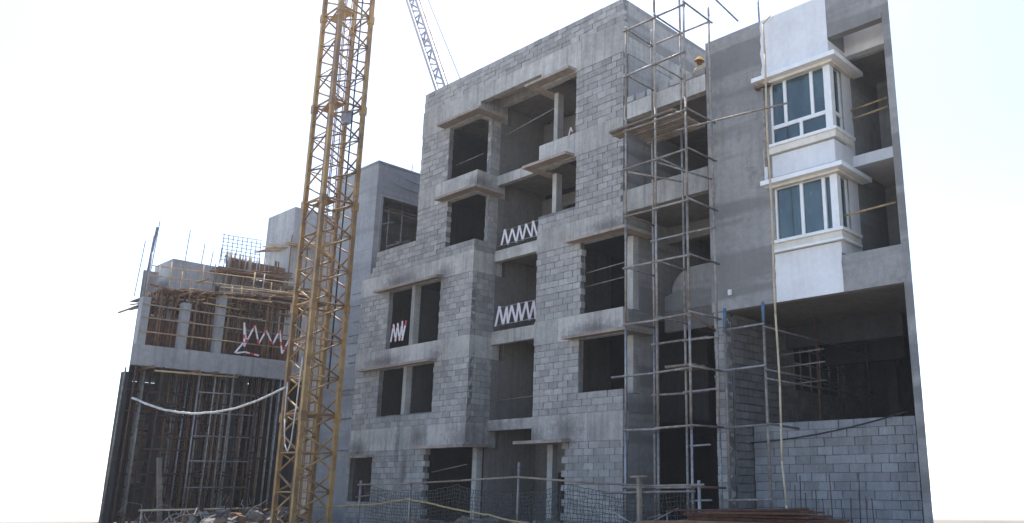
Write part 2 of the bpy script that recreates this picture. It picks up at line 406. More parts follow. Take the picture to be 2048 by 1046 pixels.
# --- columns
def column(x0, x1, y0, y1, z0, z1, mat='beam'): boxo('column', M[mat], bld, x0, x1, y0, y1, z0, z1, j=.004)
for z0, z1 in ((0,2.92),): column(XS-.24, XS-.004, 19.05, 19.3, z0, z1); column(XR+.004, XR+.24, 19.2, 19.42, z0, z1)
for z0, z1 in ((10.46,12.2),(13.05,15.28)): column(XR+.006, XR+.2, 19.15, 19.42, z0, z1)
for z0, z1 in ((4.3,6.04),(6.83,9.16)): column(XE-.25, XE-.01, 18.98, 19.24, z0, z1)
for z0, z1 in ((0,2.9),(3.77,6.04),(6.83,9.16),(9.95,12.2),(13.05,15.28)): column(XS-.25, XS+.012, 19.56, 20.05, z0, z1, 'stair')
column(-27.35, -27.14, Y0+.02, Y0+.28, 4.23, 6.04); column(-27.12, -26.9, Y0+.02, Y0+.28, 6.83, 9.16)
column(-30.68, -30.56, Y0+.01, Y0+.2, .9, 2.92)
# --- slabs, inner walls
YB = 28.0
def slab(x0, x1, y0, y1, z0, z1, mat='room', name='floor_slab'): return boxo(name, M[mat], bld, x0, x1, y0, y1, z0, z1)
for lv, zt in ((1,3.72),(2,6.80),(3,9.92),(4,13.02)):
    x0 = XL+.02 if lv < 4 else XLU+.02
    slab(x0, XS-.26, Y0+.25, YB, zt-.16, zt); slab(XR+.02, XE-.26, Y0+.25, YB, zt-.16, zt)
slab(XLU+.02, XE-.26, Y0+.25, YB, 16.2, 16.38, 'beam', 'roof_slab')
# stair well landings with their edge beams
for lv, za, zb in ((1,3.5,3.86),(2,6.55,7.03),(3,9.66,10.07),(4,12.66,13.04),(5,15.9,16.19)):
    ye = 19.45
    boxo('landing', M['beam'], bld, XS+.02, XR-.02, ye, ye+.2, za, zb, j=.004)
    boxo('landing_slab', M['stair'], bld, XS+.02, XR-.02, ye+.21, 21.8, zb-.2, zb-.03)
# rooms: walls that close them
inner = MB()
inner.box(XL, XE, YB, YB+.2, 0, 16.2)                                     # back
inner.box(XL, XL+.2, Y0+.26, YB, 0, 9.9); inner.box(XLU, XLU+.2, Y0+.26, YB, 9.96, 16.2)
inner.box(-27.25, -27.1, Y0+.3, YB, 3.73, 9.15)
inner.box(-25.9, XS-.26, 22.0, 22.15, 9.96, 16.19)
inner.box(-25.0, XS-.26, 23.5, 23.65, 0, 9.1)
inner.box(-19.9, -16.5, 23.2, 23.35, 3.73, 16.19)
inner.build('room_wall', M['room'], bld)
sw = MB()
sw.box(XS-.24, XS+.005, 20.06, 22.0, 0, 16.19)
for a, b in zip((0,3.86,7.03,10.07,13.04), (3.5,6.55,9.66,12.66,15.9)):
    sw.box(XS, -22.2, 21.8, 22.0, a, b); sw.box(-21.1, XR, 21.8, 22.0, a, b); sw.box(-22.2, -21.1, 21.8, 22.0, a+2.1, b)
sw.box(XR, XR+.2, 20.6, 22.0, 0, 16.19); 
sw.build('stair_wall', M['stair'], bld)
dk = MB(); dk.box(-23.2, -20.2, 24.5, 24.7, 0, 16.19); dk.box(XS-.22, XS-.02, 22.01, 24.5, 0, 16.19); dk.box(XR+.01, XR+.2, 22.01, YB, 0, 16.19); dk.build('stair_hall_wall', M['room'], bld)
# right end wall of the block (towards the open bay)
ew = MB()
ew.box(XE-.22, XE-.005, Y0+.26, 20.2, 0, 3.72); ew.box(XE-.22, XE-.005, Y0+.26, 24.0, 9.5, 12.2)
ew.box(XE-.22, XE-.005, 19.25, 20.2, 3.73, 6.7); ew.box(XE-.22, XE-.005, 19.25, 24.0, 6.71, 9.49); ew.box(XE-.22, XE-.005, Y0+.26, 19.24, 3.73, 4.28); ew.box(XE-.22, XE-.005, Y0+.26, 19.24, 9.16, 9.49)
ew.box(XE-.22, XE-.005, Y0+.26, 24.0, 12.21, 15.3); ew.box(XE-.22, XE-.005, 24.0, YB, 6.7, 16.4)
ew.box(XE-.22, XE-.005, Y0+.26, 19.24, 6.05, 6.8)
ew.build('side_wall', M['plaster'], bld)
boxo('beam', M['beam'], bld, XE-.23, XE+.012, Y0+.25, 24.0, 15.31, 15.95, j=.003)
boxo('parapet_wall', M['plaster'], bld, XE-.2, XE+.004, Y0+.21, 24.2, 15.96, 17.25)
# floors, parapet and back wall of the open bay
boxo('floor_slab', M['stair'], bld, XE, -12.99, Y0+.26, 24.0, 9.8, 9.95); boxo('floor_slab', M['stair'], bld, XE, -12.99, Y0+.26, 24.0, 12.88, 13.05)
boxo('floor_slab', M['stair'], bld, XE, -12.99, 20.7, 24.0, 6.7, 6.9)
p = MB(); pts = [(XE+.01,6.95),(-12.99,6.95),(-12.99,8.28),(-15.0,8.28)]
pts += [(-15.0-.9*math.sin(t), 8.28-.75*(1-math.cos(t))) for t in [k*math.pi/2/8 for k in range(1,9)]] + [(XE+.01,7.45)]
p.prism(pts, 20.5, 20.65, 'y'); p.build('curved_parapet', M['plaster'], bld)
boxo('beam', M['stair'], bld, XE, -12.99, 20.68, 20.9, 9.25, 9.79); boxo('beam', M['stair'], bld, XE, -12.99, 20.5, 20.69, 6.3, 6.94)
bw = MB()
for a, b, o0, o1 in ((6.9,9.8,-15.6,-14.0),(9.95,12.88,-15.2,-13.6)):
    bw.box(XE, o0, 24.0, 24.2, a, b); bw.box(o1, -12.99, 24.0, 24.2, a, b); bw.box(o0, o1, 24.0, 24.2, min(a+2.15, b-.2), b)
bw.box(XE, -12.99, 29, 29.2, 0, 6.7);  bw.box(-12.99, -12.8, 24.3, 29, 0, 6.7); bw.box(XE, -12.99, 24.0, 29, 6.45, 6.69); bw.box(XE, -12.99, 27, 27.2, 6.9, 13); bw.box(XE, -12.99, 24.2, 27, 12.85, 13.0); bw.build('bay_back_wall', M['room'], bld)
# --- sun shades over the openings
def shade(x0, x1, z, wrap=None, pj=.42, x_side=None):
    b = MB(); t = .095
    if wrap == 'R':      # turns the right corner
        poly = [(x0,Y0-.002),(x0,Y0-pj),(x1+pj,Y0-pj),(x1+pj,x_side),(x1+.012,x_side),(x1+.012,Y0-.002)]
    elif wrap == 'L':
        poly = [(x1,Y0-.002),(x1,Y0-pj),(x0-pj,Y0-pj),(x0-pj,x_side),(x0-.012,x_side),(x0-.012,Y0-.002)]
    else: poly = [(x0,Y0-.016),(x0,Y0-pj),(x1,Y0-pj),(x1,Y0-.016)]
    n = len(poly)
    b.prism(poly, z, z+t)
    b.v = [(x, y, zz + ((-.03 if y < Y0-.1 else 0))) for x, y, zz in b.v]
    return b.build('sun_shade', M['shade'], bld)
shade(-25.55, XS, 15.30, 'R', .42, 19.45); shade(-25.45, XS, 12.22, 'R', .42, 19.5)
shade(-29.3, -25.1, 9.18, None, .34); shade(-30.1, -25.25, 6.06, None, .34)
shade(-25.75, XS, 2.93, 'R', .42, 19.35); shade(-30.65, -28.85, 2.70, None, .35)
shade(XR, -18.3, 15.30, 'L', .42, 19.5); shade(XR, -18.35, 12.22, 'L', .42, 19.5)
shade(-18.35, XE, 9.17, 'R', .4, 19.6); shade(-18.4, XE, 6.06, 'R', .4, 19.6); shade(XR, -18.3, 2.93, 'L', .42, 19.5)
# short pipes left sticking out of the left end
for z, ln in ((9.55,.9),(9.0,1.0),(7.75,.9),(7.4,.8),(6.9,.8),(6.55,.7),(5.45,1.5),(5.3,1.5),(4.3,1.4),(3.0,1.4),(8.3,.7)):
    bar('tie_pipe', (XL+.1, Y0+.15+random.uniform(-.05,.05), z), (XL-ln, Y0+.12, z+random.uniform(-.05,.05)), .026, M['steelgrey'], bld)
# guard wires in the openings
for (a, b) in (((-18.0,18.75,7.75),(-16.3,18.75,7.82)), ((-18.0,18.75,8.2),(-16.3,18.75,8.28)), ((-25.1,18.8,13.75),(-23.5,18.8,13.8)),
               ((-23.3,19.6,4.55),(-20.1,19.6,4.62)), ((-25.6,18.8,2.1),(-23.6,18.8,2.35)), ((-23.3,19.6,14.7),(-20.2,19.6,15.05)), ((-23.3,19.5,10.25),(-20.1,19.5,10.26)), ((-23.3,19.5,10.8),(-20.1,19.5,10.82)), ((-23.3,19.5,7.25),(-20.1,19.5,7.27)), ((-23.3,19.5,7.9),(-20.1,19.5,7.91))):
    bar('guard_bar', a, b, .016, M['steelgrey'], bld)
ms.finish(300)
boxo('wall_cap', M['mortar'], bld, XLU+.02, XE-.02, Y0+.03, Y0+.17, 17.245, 17.262)

# ------------------------------------------------------------------ plastered tower on the left wing
tw = thing('stair_tower', (-32.5, 20, 0), 'blue-grey plastered tower with a large unglazed window standing left of the block building', 'tower')
t = MB(); tx0, tx1, ty0, ty1, tz = -34.2, -30.72, 18.85, 23.5, 15.35
t.box(tx0, tx1, ty0, ty0+.2, 0, tz)                                       # front
t.box(tx0, tx0+.2, ty0+.2, ty1, 0, tz); t.box(tx0, tx1, ty1, ty1+.2, 0, tz)
t.box(tx1-.2, tx1, ty0+.2, ty1, 0, 11.3); t.box(tx1-.2, tx1, ty0+.2, ty1, 13.92, tz); t.box(tx1-.2, tx1, ty0+.2, ty0+.36, 11.3, 13.92); t.box(tx1-.2, tx1, 21.6, ty1, 11.3, 13.92)
t.box(tx0+.2, tx1-.2, ty0+.2, ty1, tz-.4, tz-.2); t.box(tx0+.2, tx1-.2, ty0+.2, ty1, 11.0, 11.2)
t.build('wall', M['tower'], tw)
boxo('coping', M['tower'], tw, tx0-.03, tx1+.04, ty0-.04, ty0+.22, tz+.002, tz+.09); boxo('coping', M['tower'], tw, tx1-.2, tx1+.04, ty0+.225, ty1, tz+.002, tz+.09)
wf = MB(); wf.box(tx1-.12, tx1+.03, 19.05, 19.1, 11.3, 13.92); wf.box(tx1-.12, tx1+.03, 19.1, 21.6, 13.87, 13.925); wf.build('window_frame', M['farconc'], tw)
for a, b in (((tx1-.3,19.7,11.2),(tx1-.3,19.7,13.5)), ((tx1-.3,20.4,11.2),(tx1-.3,20.4,13.8)), ((tx1-.3,19.1,12.6),(tx1-.3,20.0,12.95)), ((tx1-.3,19.7,11.75),(tx1-.3,20.9,12.3)), ((tx1-.35,20.2,12.1),(tx1-.35,21.4,12.1))):
    bar('prop', a, b, .04, M['steelgrey'], tw)
for z in (13.35, 13.5): boxo('plank', M['plank'], tw, tx1-.9, tx1-.25, 19.3, 21.4, z, z+.04, j=.02)
bar('wall_pipe', (tx1+.05,19.6,14.6), (tx1+.05,20.9,14.45), .02, M['farconc'], tw); bar('wall_pipe', (tx1+.05,20.3,15.0), (tx1+.05,21.4,14.85), .02, M['farconc'], tw)
bar('starter_bar', (tx1-.1,20.6,tz), (tx1-.1,20.65,tz+.55), .018, M['steel'], tw)
for k in range(5): boxo('crack_band', M['tower'], tw, tx0-.004, tx1+.006, ty0-.008, ty0-.001, 3.2+k*2.75, 3.23+k*2.75)

# ------------------------------------------------------------------ plastered building on the right
rb = thing('plastered_building', (-10.5, 18.5, 0), 'grey plastered building with white painted corner bay windows at the right of the site', 'building')
XA, XB, XC, XD = -12.97, -10.88, -9.05, -7.55
def endx(y): return XD - (y-Y0)*.405
def rpoly(x0, y0, y1): return [(x0,y0),(endx(y0),y0),(endx(y1),y1),(x0,y1)]
f = MB()
f.box(XA, XB, Y0, Y0+.22, 6.2, 14.35)
f.box(XB, XC, Y0, Y0+.22, 12.36, 14.35); f.box(XB, XC, Y0, Y0+.22, 9.31, 10.5); f.box(XB, XC, Y0, Y0+.22, 6.2, 7.82)
f.build('front_wall', M['plaster'], rb)
boxo('roof_parapet', M['plaster'], rb, XC+.003, XD, Y0, Y0+.2, 13.05, 14.35)
boxo('parapet_rib', M['plaster'], rb, XC+.02, XD, Y0-.03, Y0-.001, 13.05, 13.2)
boxo('balcony_parapet', M['plaster'], rb, XC+.003, XD, Y0, Y0+.15, 6.2, 7.12)
s = MB()     # side of the bay and the wall of the balconies
s.box(XC-.2, XC, 19.12, 21.4, 7.0, 13.0); s.box(XC-.2, XC, 19.12, 19.75, 13.0, 13.72)
for z0, z1 in ((12.36,14.3),(9.31,10.5),(7.0,7.82)): s.box(XC-.2, XC, Y0+.225, 19.115, z0, z1)
s.box(XA, XA+.2, Y0+.225, 27.0, 6.2, 14.3)
s.build('side_wall', M['plaster'], rb)
q = MB()
q.prism(rpoly(XC-.2, 21.41, 21.6), 6.5, 13.0); q.build('balcony_back_wall', M['plaster'], rb)
q = MB(); q.prism(rpoly(XA+.2, Y0+.23, 27), 6.2, 6.45); q.build('overhang_slab', M['stair'], rb)
q = MB(); q.prism(rpoly(XC-.2, 19.5, 21.4), 9.72, 10.02); q.build('balcony_slab', M['white'], rb)
q = MB(); q.prism(rpoly(XC+.002, 19.45, 19.7), 12.9, 13.72); q.build('balcony_beam', M['white'], rb)
q = MB(); q.prism(rpoly(XA+.2, 19.72, 26), 13.055, 13.2); q.box(XA+.2, XC-.2, Y0+.24, 19.715, 13.055, 13.2); q.prism(rpoly(XC-.19, 19.72, 21.38), 12.86, 13.04); q.build('roof_slab', M['plaster'], rb)
q = MB(); q.prism([(XD,Y0),(XD+.2,Y0),(endx(27)+.2,27.0),(endx(27),27.0)], 0, 14.35); q.build('end_wall', M['plaster'], rb)
q = MB(); q.prism(rpoly(XA, 27.01, 27.2), 0, 13.2); q.box(XA+.2, XC-.2, 21.7, 21.8, 6.5, 13.0); q.build('inner_wall', M['room'], rb)
for z in (9.6, 12.9): boxo('floor_slab', M['room'], rb, XA+.2, XC-.2, Y0+.23, 21.7, z, z+.15)
boxo('inner_beam', M['room'], rb, XA+.4, -9.0, 21.7, 21.95, 5.55, 6.195); boxo('inner_beam', M['room'], rb, XA+.4, -9.95, 24.0, 24.3, 5.3, 6.195)
boxo('inner_column', M['room'], rb, -11.0, -10.7, 25.0, 25.3, 0, 6.19)
# side wall of the ground-floor void with its barred opening
g = MB(); g.box(XA+.02, -12.62, 19.0, 22.2, 0, 6.19); g.box(XA+.02, -12.62, 25.4, 27.0, 0, 6.19); g.box(XA+.02, -12.62, 22.2, 25.4, 0, 4.4); g.box(XA+.02, -12.62, 22.2, 25.4, 6.05, 6.19)
g.build('void_wall', M['mortar'], rb); boxo('void_back', M['room'], rb, XA-.05, XA+.015, 19.0, 27, 0, 6.19)
for k in range(5): bar('window_bar', (-12.65,22.6+k*.6,4.4), (-12.65,22.6+k*.6,6.05), .03, M['steelgrey'], rb)
for z in (4.75,5.2,5.65): bar('window_bar', (-12.62,22.2,z), (-12.62,25.4,z-.02), .025, M['steelgrey'], rb)
mr = Masonry(rb)
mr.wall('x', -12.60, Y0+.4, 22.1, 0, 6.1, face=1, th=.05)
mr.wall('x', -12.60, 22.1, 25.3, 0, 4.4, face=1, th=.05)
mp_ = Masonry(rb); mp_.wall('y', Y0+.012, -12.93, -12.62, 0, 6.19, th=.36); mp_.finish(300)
M['block3'] = concrete('shaded_block', (.13,.128,.122), (.20,.196,.188), .6, .2, .3, 0, .35, spots=False)  # darker copy of the block material, the void's shade put into its colour
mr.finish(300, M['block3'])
# white paint on the plaster: ragged edges
def patch(pts, y=Y0-.005, name='paint_coat'):
    b = MB(); b.prism(pts, y, y+.0045, 'y'); return b.build(name, M['white'], rb)
def rag(x, z0, z1, n, s): return [(x+random.uniform(-s,s), z0+(z1-z0)*k/n) for k in range(n+1)]
patch(rag(-11.08, 12.55, 14.345, 9, .03) + [(k, 14.345) for k in (-10.5,-9.8)] + rag(-8.98, 14.345, 13.06, 7, .03)[:0] + [(XC-.005,14.345),(XC-.005,12.55)])
patch([(XB-.06,6.203)]+rag(XB-.05, 6.4, 7.48, 6, .012)+rag(XC-.01, 7.48, 6.4, 6, .02)+[(XC-.01,6.203)])
patch([(XB,9.6),(XB,10.2),(XC-.003,10.2),(XC-.003,9.6)])
b = MB(); 
for z0, z1 in ((12.36,13.0),(9.6,10.2),(7.2,7.5)): b.box(XC+.001, XC+.006, Y0+.0, 19.66, z0, z1)
for z0, z1 in ((10.205,12.355),(7.505,9.595)): b.box(XC+.001, XC+.006, 19.13, 19.66, z0, z1)
b.build('paint_coat', M['white'], rb)
# window hoods and sills (wrap round the corner)
def wrap_ledge(name, x0, z0, z1, pj, mat, yend, slope=0):
    b = MB(); poly = [(x0,Y0-.007),(x0,Y0-pj),(XC+pj,Y0-pj),(XC+pj,yend),(XC+.007,yend),(XC+.007,Y0-.007)]
    b.prism(poly, z0, z1)
    b.v = [(x, y, z-(slope if (y < Y0-.05 or x > XC+.05) and z > (z0+z1)/2 else 0)) for x, y, z in b.v]
    return b.build(name, mat, rb)
wrap_ledge('window_hood', -11.25, 12.38, 12.53, .30, M['frame'], 19.85, .03); wrap_ledge('window_hood', -11.1, 9.34, 9.49, .30, M['frame'], 19.9, .03)
wrap_ledge('hood_soffit', -11.0, 12.30, 12.378, .12, M['trim'], 19.6); wrap_ledge('hood_soffit', -10.95, 9.27, 9.338, .12, M['trim'], 19.6)
wrap_ledge('window_sill', XB-.05, 10.42, 10.5, .14, M['frame'], 19.45); wrap_ledge('sill_moulding', XB-.03, 10.24, 10.418, .09, M['trim'], 19.4, .0)
wrap_ledge('window_sill', XB-.05, 7.74, 7.82, .14, M['frame'], 19.45); wrap_ledge('sill_moulding', XB-.03, 7.56, 7.738, .08, M['trim'], 19.4); wrap_ledge('window_sill', XB-.06, 7.50, 7.558, .12, M['frame'], 19.45)
def window(z0, z1, muls, transom=None, low=None, inner=()):
    fr = MB(); y0, y1 = Y0+.04, Y0+.12; w_ = .045
    xs = [XB+.03, *muls, XC-.17]
    fr.box(XB, XB+.06, y0, y1, z0, z1); fr.box(XC-.2, XC-.003, Y0+.004, Y0+.2, z0, z1)     # jamb and corner post
    fr.box(XB+.06, XC-.2, y0, y1, z0, z0+.06); fr.box(XB+.06, XC-.2, y0, y1, z1-.06, z1)
    for m_ in muls: fr.box(m_-w_, m_+w_, y0-.01, y1+.01, (transom or z0)+.06, z1-.06)
    if transom:
        fr.box(XB+.06, XC-.2, y0-.012, y1+.012, transom-.05, transom+.055)
        fr.box(low-w_, low+w_, y0-.01, y1, z0+.06, transom-.05)
    ys0, ys1 = Y0+.2, 19.115                                         # side light
    fr.box(XC-.12, XC-.04, ys0, ys1, z0, z0+.06); fr.box(XC-.12, XC-.04, ys0, ys1, z1-.06, z1); fr.box(XC-.12, XC-.04, ys1-.06, ys1, z0+.06, z1-.06)
    if transom: fr.box(XC-.13, XC-.03, ys0, ys1-.06, transom-.05, transom+.05)
    o = fr.build('window', M['frame'], rb)
    ed = [XB+.06, *muls, XC-.2]
    def pane(*a): boxo('pane', M['glass'], o, *a)
    for a, b in zip(ed, ed[1:]):
        sx = random.choice((0,.025)); pane(a+.04, b-.04, Y0+.07+sx, Y0+.076+sx, (transom or z0)+.05, z1-.05)
    if transom:
        pane(XB+.05, low-.03, Y0+.075, Y0+.081, z0+.05, transom-.04); pane(low+.03, XC-.19, Y0+.075, Y0+.081, z0+.05, transom-.04)
        pane(XC-.083, XC-.077, ys0, ys1-.05, transom+.045, z1-.05); pane(XC-.083, XC-.077, ys0, ys1-.05, z0+.05, transom-.045)
    else: pane(XC-.083, XC-.077, ys0, ys1-.05, z0+.05, z1-.05)
    for x in inner: boxo('sash_stile', M['frame'], o, x-.025, x+.025, Y0+.1, Y0+.13, z0+.06, z1-.06)
window(10.5, 12.36, (-10.42,-9.62), 11.02, -9.98)
window(7.82, 9.31, (-10.08,-9.45), None, None, (-10.22,))
# balcony rails and pipes
for z, y in ((11.35,19.55),(11.12,19.6),(8.2,18.75)): bar('balcony_rail', (XC+.02,y,z), (endx(y)-.03,y,z+.05), .03, M['bamboo'], rb)
bar('standpipe', (-8.55,21.2,9.9), (-8.6,21.2,12.6), .045, M['white'], rb); bar('standpipe', (-8.55,21.2,6.6), (-8.6,21.2,9.3), .045, M['white'], rb)
bar('roof_pole', (-11.75,19.7,13.2), (-11.85,19.7,16.6), .03, M['steelgrey'], rb)
bar('down_pipe', (XB-.12,Y0-.12,9.9), (XB-.12,Y0-.12,12.2), .045, M['steel'], rb); bar('down_pipe', (XB-.14,Y0-.1,9.3), (XB-.14,Y0-.1,10.4), .05, M['white'], rb)
sup = MB(); sup.box(XB-.35, XB+.1, Y0-.2, Y0-.05, 12.22, 12.29); sup.build('hood_prop', M['timber'], rb)
lug = MB(); lug.box(-12.4,-12.3,Y0-.06,Y0-.002,6.6,6.75); lug.build('plaster_lump', M['white'], rb)

# ------------------------------------------------------------------ retaining block wall in the void
rw = thing('block_wall', (-10.6, 19.7, 0), 'low dark grey block wall closing the void under the plastered building', 'wall')
m2 = Masonry(rw); m2.wall('y', 19.7, -12.55, endx(19.7)-.02, 0, 3.25, bl=None) if False else m2.wall('y', 19.7, -12.55, endx(19.7)-.02, 0, 3.25)
M['block2'] = concrete('grey_block', (.235,.235,.235), (.32,.32,.32), .6, .2, .35, 0, .3, spots=False)  # slightly darker, more neutral grey than the main blocks
m2.finish(300, M['block2'])

# ------------------------------------------------------------------ scaffold in front of the open bay
FX = (-14.79, -13.69, -12.63); FY, BY = 17.0, 18.22
sc = thing('scaffold', (-13.7, 17.6, 0), 'tall rusty pipe scaffold with plank decks before the open bay beside the plastered wall', 'scaffold')
tops = {(0,0): 14.95, (1,0): 16.6, (2,0): 17.2, (0,1): 15.4, (1,1): 16.9, (2,1): 15.3}
for (i, k), zt in tops.items():
    x, y = FX[i], (FY, BY)[k]; zz = 0.0
    while zz < zt-.01:
        z2 = min(zz+3.0, zt); bar('upright', (x+random.uniform(-.012,.012), y, zz), (x+random.uniform(-.012,.012), y, z2), .033, M['steel' if random.random() < .75 else 'steelgrey'], sc); zz = z2
ZL = (1.55, 3.03, 4.5, 5.9, 7.43, 8.96, 10.4, 11.55, 13.28, 14.8)
def coupler(x, y, z): bar('coupler', (x, y, z-.04), (x, y, z+.04), .052, M['steel'], sc)
for z in ZL:
    for k, y in enumerate((FY-.06, BY-.06)):
        if k == 1 and z not in (4.5, 5.9, 8.96, 14.8): continue
        dz = random.uniform(-.04,.04) - (.42 if k == 1 and z < 12 else 0)
        for i in (0, 1):
            bar('ledger', (FX[i]-(.45 if (z == 4.5 and i == 0 and k == 0) else .05), y, z+dz), (FX[i+1]+.08, y, z+dz+random.uniform(-.03,.03)), .03, M[random.choice(('steel','steel','steel','steelgrey'))], sc)
        for x in FX: coupler(x, y+.06, z+dz)
    for i, x in enumerate(FX):
        if z == 13.28 and i == 2: continue
        if z in (1.55, 3.03, 4.5, 8.96, 11.55) and i == 1 or z in (3.03, 4.5, 11.55) and i == 0: continue
        bar('transom', (x+.06, FY-.1, z+.05), (x+.06, BY+.1, z+.05+random.uniform(-.05,.02)), .028, M[random.choice(('steel','redpipe','steelgrey','steel'))], sc)
bar('ledger', (FX[2], BY-.1, 4.35), (-12.65+.0, BY-.12, 4.42), .03, M['steel'], sc)
for z in (4.05, 5.5, 2.65, 1.25): bar('ledger', (FX[1], BY+.06, z), (-12.98, BY+.06, z+.02), .028, M['steelgrey'], sc)
# plank deck below the fourth-floor beam, and a lower one
for k in range(13):
    y = FY-.1+k*.118; x0 = -15.4 if k < 5 else -14.95
    boxo('plank', M['plank'], sc, x0+random.uniform(-.06,.06), -12.98, y, y+.085, 11.64+random.uniform(0,.03), 11.70+random.uniform(0,.02), j=.012)
for k in range(6):
    y = 17.5+k*.13; boxo('plank', M['plank'], sc, -13.75+random.uniform(-.1,.1), -12.98, y, y+.11, 4.66, 4.70+random.uniform(0,.03), j=.015)
bar('brace', (-14.7,17.0,10.3), (-13.69,18.22,10.1), .03, M['steel'], sc); bar('brace', (-13.69,17.0,10.35), (-12.63,18.22,9.9), .03, M['steelgrey'], sc)
bar('brace', (-12.66,17.0,5.95), (-12.66,18.3,5.6), .03, M['redpipe'], sc)
bar('top_rail', (-12.63,17.0,16.0), (-12.3,19.3,15.2), .028, M['steelgrey'], sc)
bar('top_rail', (FX[1],17.0,15.6), (FX[2],17.0,15.75), .028, M['steelgrey'], sc)
tag(MB().build('x', []) if False else bar('bamboo_pole', (-12.85,17.9,11.45), (-9.95,18.05,11.35), .035, M['steel'], sc), '', '') if False else bar('projecting_pole', (-13.0,17.05,11.1), (-9.65,17.3,10.95), .027, M['steel'], sc)

# ------------------------------------------------------------------ small scaffold under the overhang
s2 = thing('scaffold', (-11.6, 18.2, 0), 'short pipe scaffold with blue painted pole tops under the grey overhang', 'scaffold')
PX = (-12.22, -11.05)
for x in PX:
    bar('upright', (x,18.0,0), (x,18.0,5.55), .036, M['steel'], s2); bar('pole_top', (x,18.0,5.552), (x,18.0,6.15), .042, M['blue'], s2)
for y in (20.7, 23.8): bar('upright', (-11.05,y,0), (-11.05,y,6.15), .036, M['rust'], s2)
for z in (5.55,4.5,3.05,1.28):
    bar('ledger', (PX[0]-.05,17.94,z), (PX[1]+.06,17.94,z+.03), .03, M['steel' if z < 4 else 'steelgrey'], s2)
for z in (5.5,4.42,4.2): bar('ledger', (-11.0,17.9,z), (-11.0,24.0,z), .028, M['steelgrey'], s2)
for z in (4.85,4.35,5.2): bar('transom', (-12.4,20.65,z), (-10.8,20.65,z+.05), .022, M['steel'], s2)
bar('ledger', (-11.0,17.92,3.1), (-11.0,19.4,3.05), .03, M['steelgrey'], s2)

# rope down the plastered wall, cable across the block wall
def sag(a, b, s, n=14, jit=0): 
    a = Vector(a); b = Vector(b); out = []
    for k in range(n+1):
        t_ = k/n; p_ = a.lerp(b, t_); p_.z -= s*4*t_*(1-t_)
        out.append(p_+Vector((random.uniform(-jit,jit), random.uniform(-jit,jit), random.uniform(-jit,jit))))
    return out
b = MB(); pts = [(-10.72,Y0-.02,14.4)] + [(-10.7+.02*math.sin(k*1.3), 18.03, 13.9-k*.9) for k in range(14)] + [(-10.62,17.98,1.2),(-10.6,17.95,.02)]
b.path(pts, .028); tag(b.build('rope', M['rope'], None, True), 'straw coloured rope hanging from the roof down the grey wall beside the white bay windows', 'rope')
b = MB(); b.path(sag((-12.55,19.55,2.75),(-8.1,19.5,3.35), .12), .02, 6); tag(b.build('cable', M['cable'], None, True), 'thin black cable running slantwise across the low grey block wall', 'cable')

# ------------------------------------------------------------------ crane mast
cx, cy, cs = -27.62, 14.75, 1.32           # front corner, side
mast = thing('crane_mast', (cx-cs/2, cy+cs/2, 0), 'ochre yellow lattice tower crane mast rising past the top of the picture', 'crane mast')
C = [(cx,cy),(cx-cs,cy),(cx-cs,cy+cs),(cx,cy+cs)]
ZT = 27.0; pz = 1.32
for x, y in C:
    z = 0
    while z < ZT:
        b = .075; boxo('leg', M['yellow'], mast, x-b, x+b, y-b, y+b, z, min(z+3.96, ZT)-.006); 
        if z: boxo('joint_plate', M['yellow'], mast, x-b-.03, x+b+.03, y-b-.03, y+b+.03, z-.17, z+.17)
        z += 3.96
for fi in range(4):
    (xa, ya), (xb, yb) = C[fi], C[(fi+1) % 4]
    z = .1; k = 0
    while z < ZT-pz:
        if k % 2 == fi % 2: p_, q_ = (xa,ya,z), (xb,yb,z+pz/2)
        zz = z
        bar('brace', (xa,ya,zz), (xb,yb,zz+pz/2), .036, M['yellow'], mast, 6)
        bar('brace', (xb,yb,zz+pz/2), (xa,ya,zz+pz), .036, M['yellow'], mast, 6)
        bar('tie', (xa,ya,zz), (xb,yb,zz), .045 if k % 3 == 0 else .026, M['yellow'], mast, 6)
        z += pz; k += 1
# ladder and landings inside
lx, ly = cx-cs*.68, cy+cs*.62
bar('ladder_rail', (lx-.2,ly,0), (lx-.2,ly,ZT), .022, M['yellow'], mast, 6); bar('ladder_rail', (lx+.2,ly,0), (lx+.2,ly,ZT), .022, M['yellow'], mast, 6)
z = .3
while z < 20: bar('rung', (lx-.2,ly,z), (lx+.2,ly,z), .016, M['yellow'], mast, 5); z += .3
for z in (4.0,7.96,11.92,15.88,19.84): 
    b = MB(); b.box(cx-cs+.1, cx-.1, cy+cs*.15, cy+cs*.45, z, z+.04); b.build('landing', M['yellow'], mast)
    for k in range(2): bar('cage_hoop', (lx-.25,ly-.3,z+.8+k), (lx+.25,ly-.3,z+.8+k), .016, M['yellow'], mast, 5)
boxo('junction_box', M['steelgrey'], mast, cx-.5, cx-.1, cy+.7, cy+.9, 15.2, 15.7)
for dx_, dy_ in ((.25,.3),(.55,.9),(.9,.35)): bar('mast_conduit', (cx-dx_,cy+dy_,.4), (cx-dx_,cy+dy_,24), .022, M['yellow'], mast, 6)
bar('power_cable', (cx-.35,cy+cs*.8,5.0), (cx-.3,cy+cs*.8,22), .03, M['cable'], mast, 6)
boxo('footing', M['farconc'], mast, cx-cs-.6, cx+.6, cy-.6, cy+cs+.6, 0, .35)
b = MB(); b.path([(cx-.2,cy-.1,6.0),(cx-.26,cy-.12,4.4),(cx-.34,cy-.14,3.1),(cx-.5,cy-.15,2.75),(cx-.72,cy-.16,3.0),(cx-.95,cy-.15,3.9),(cx-1.1,cy-.1,5.2)][::-1], .025)
tag(b.build('cable_loop', M['hose'], None, True), 'pale cable hanging in a U loop on the lower crane mast', 'cable')
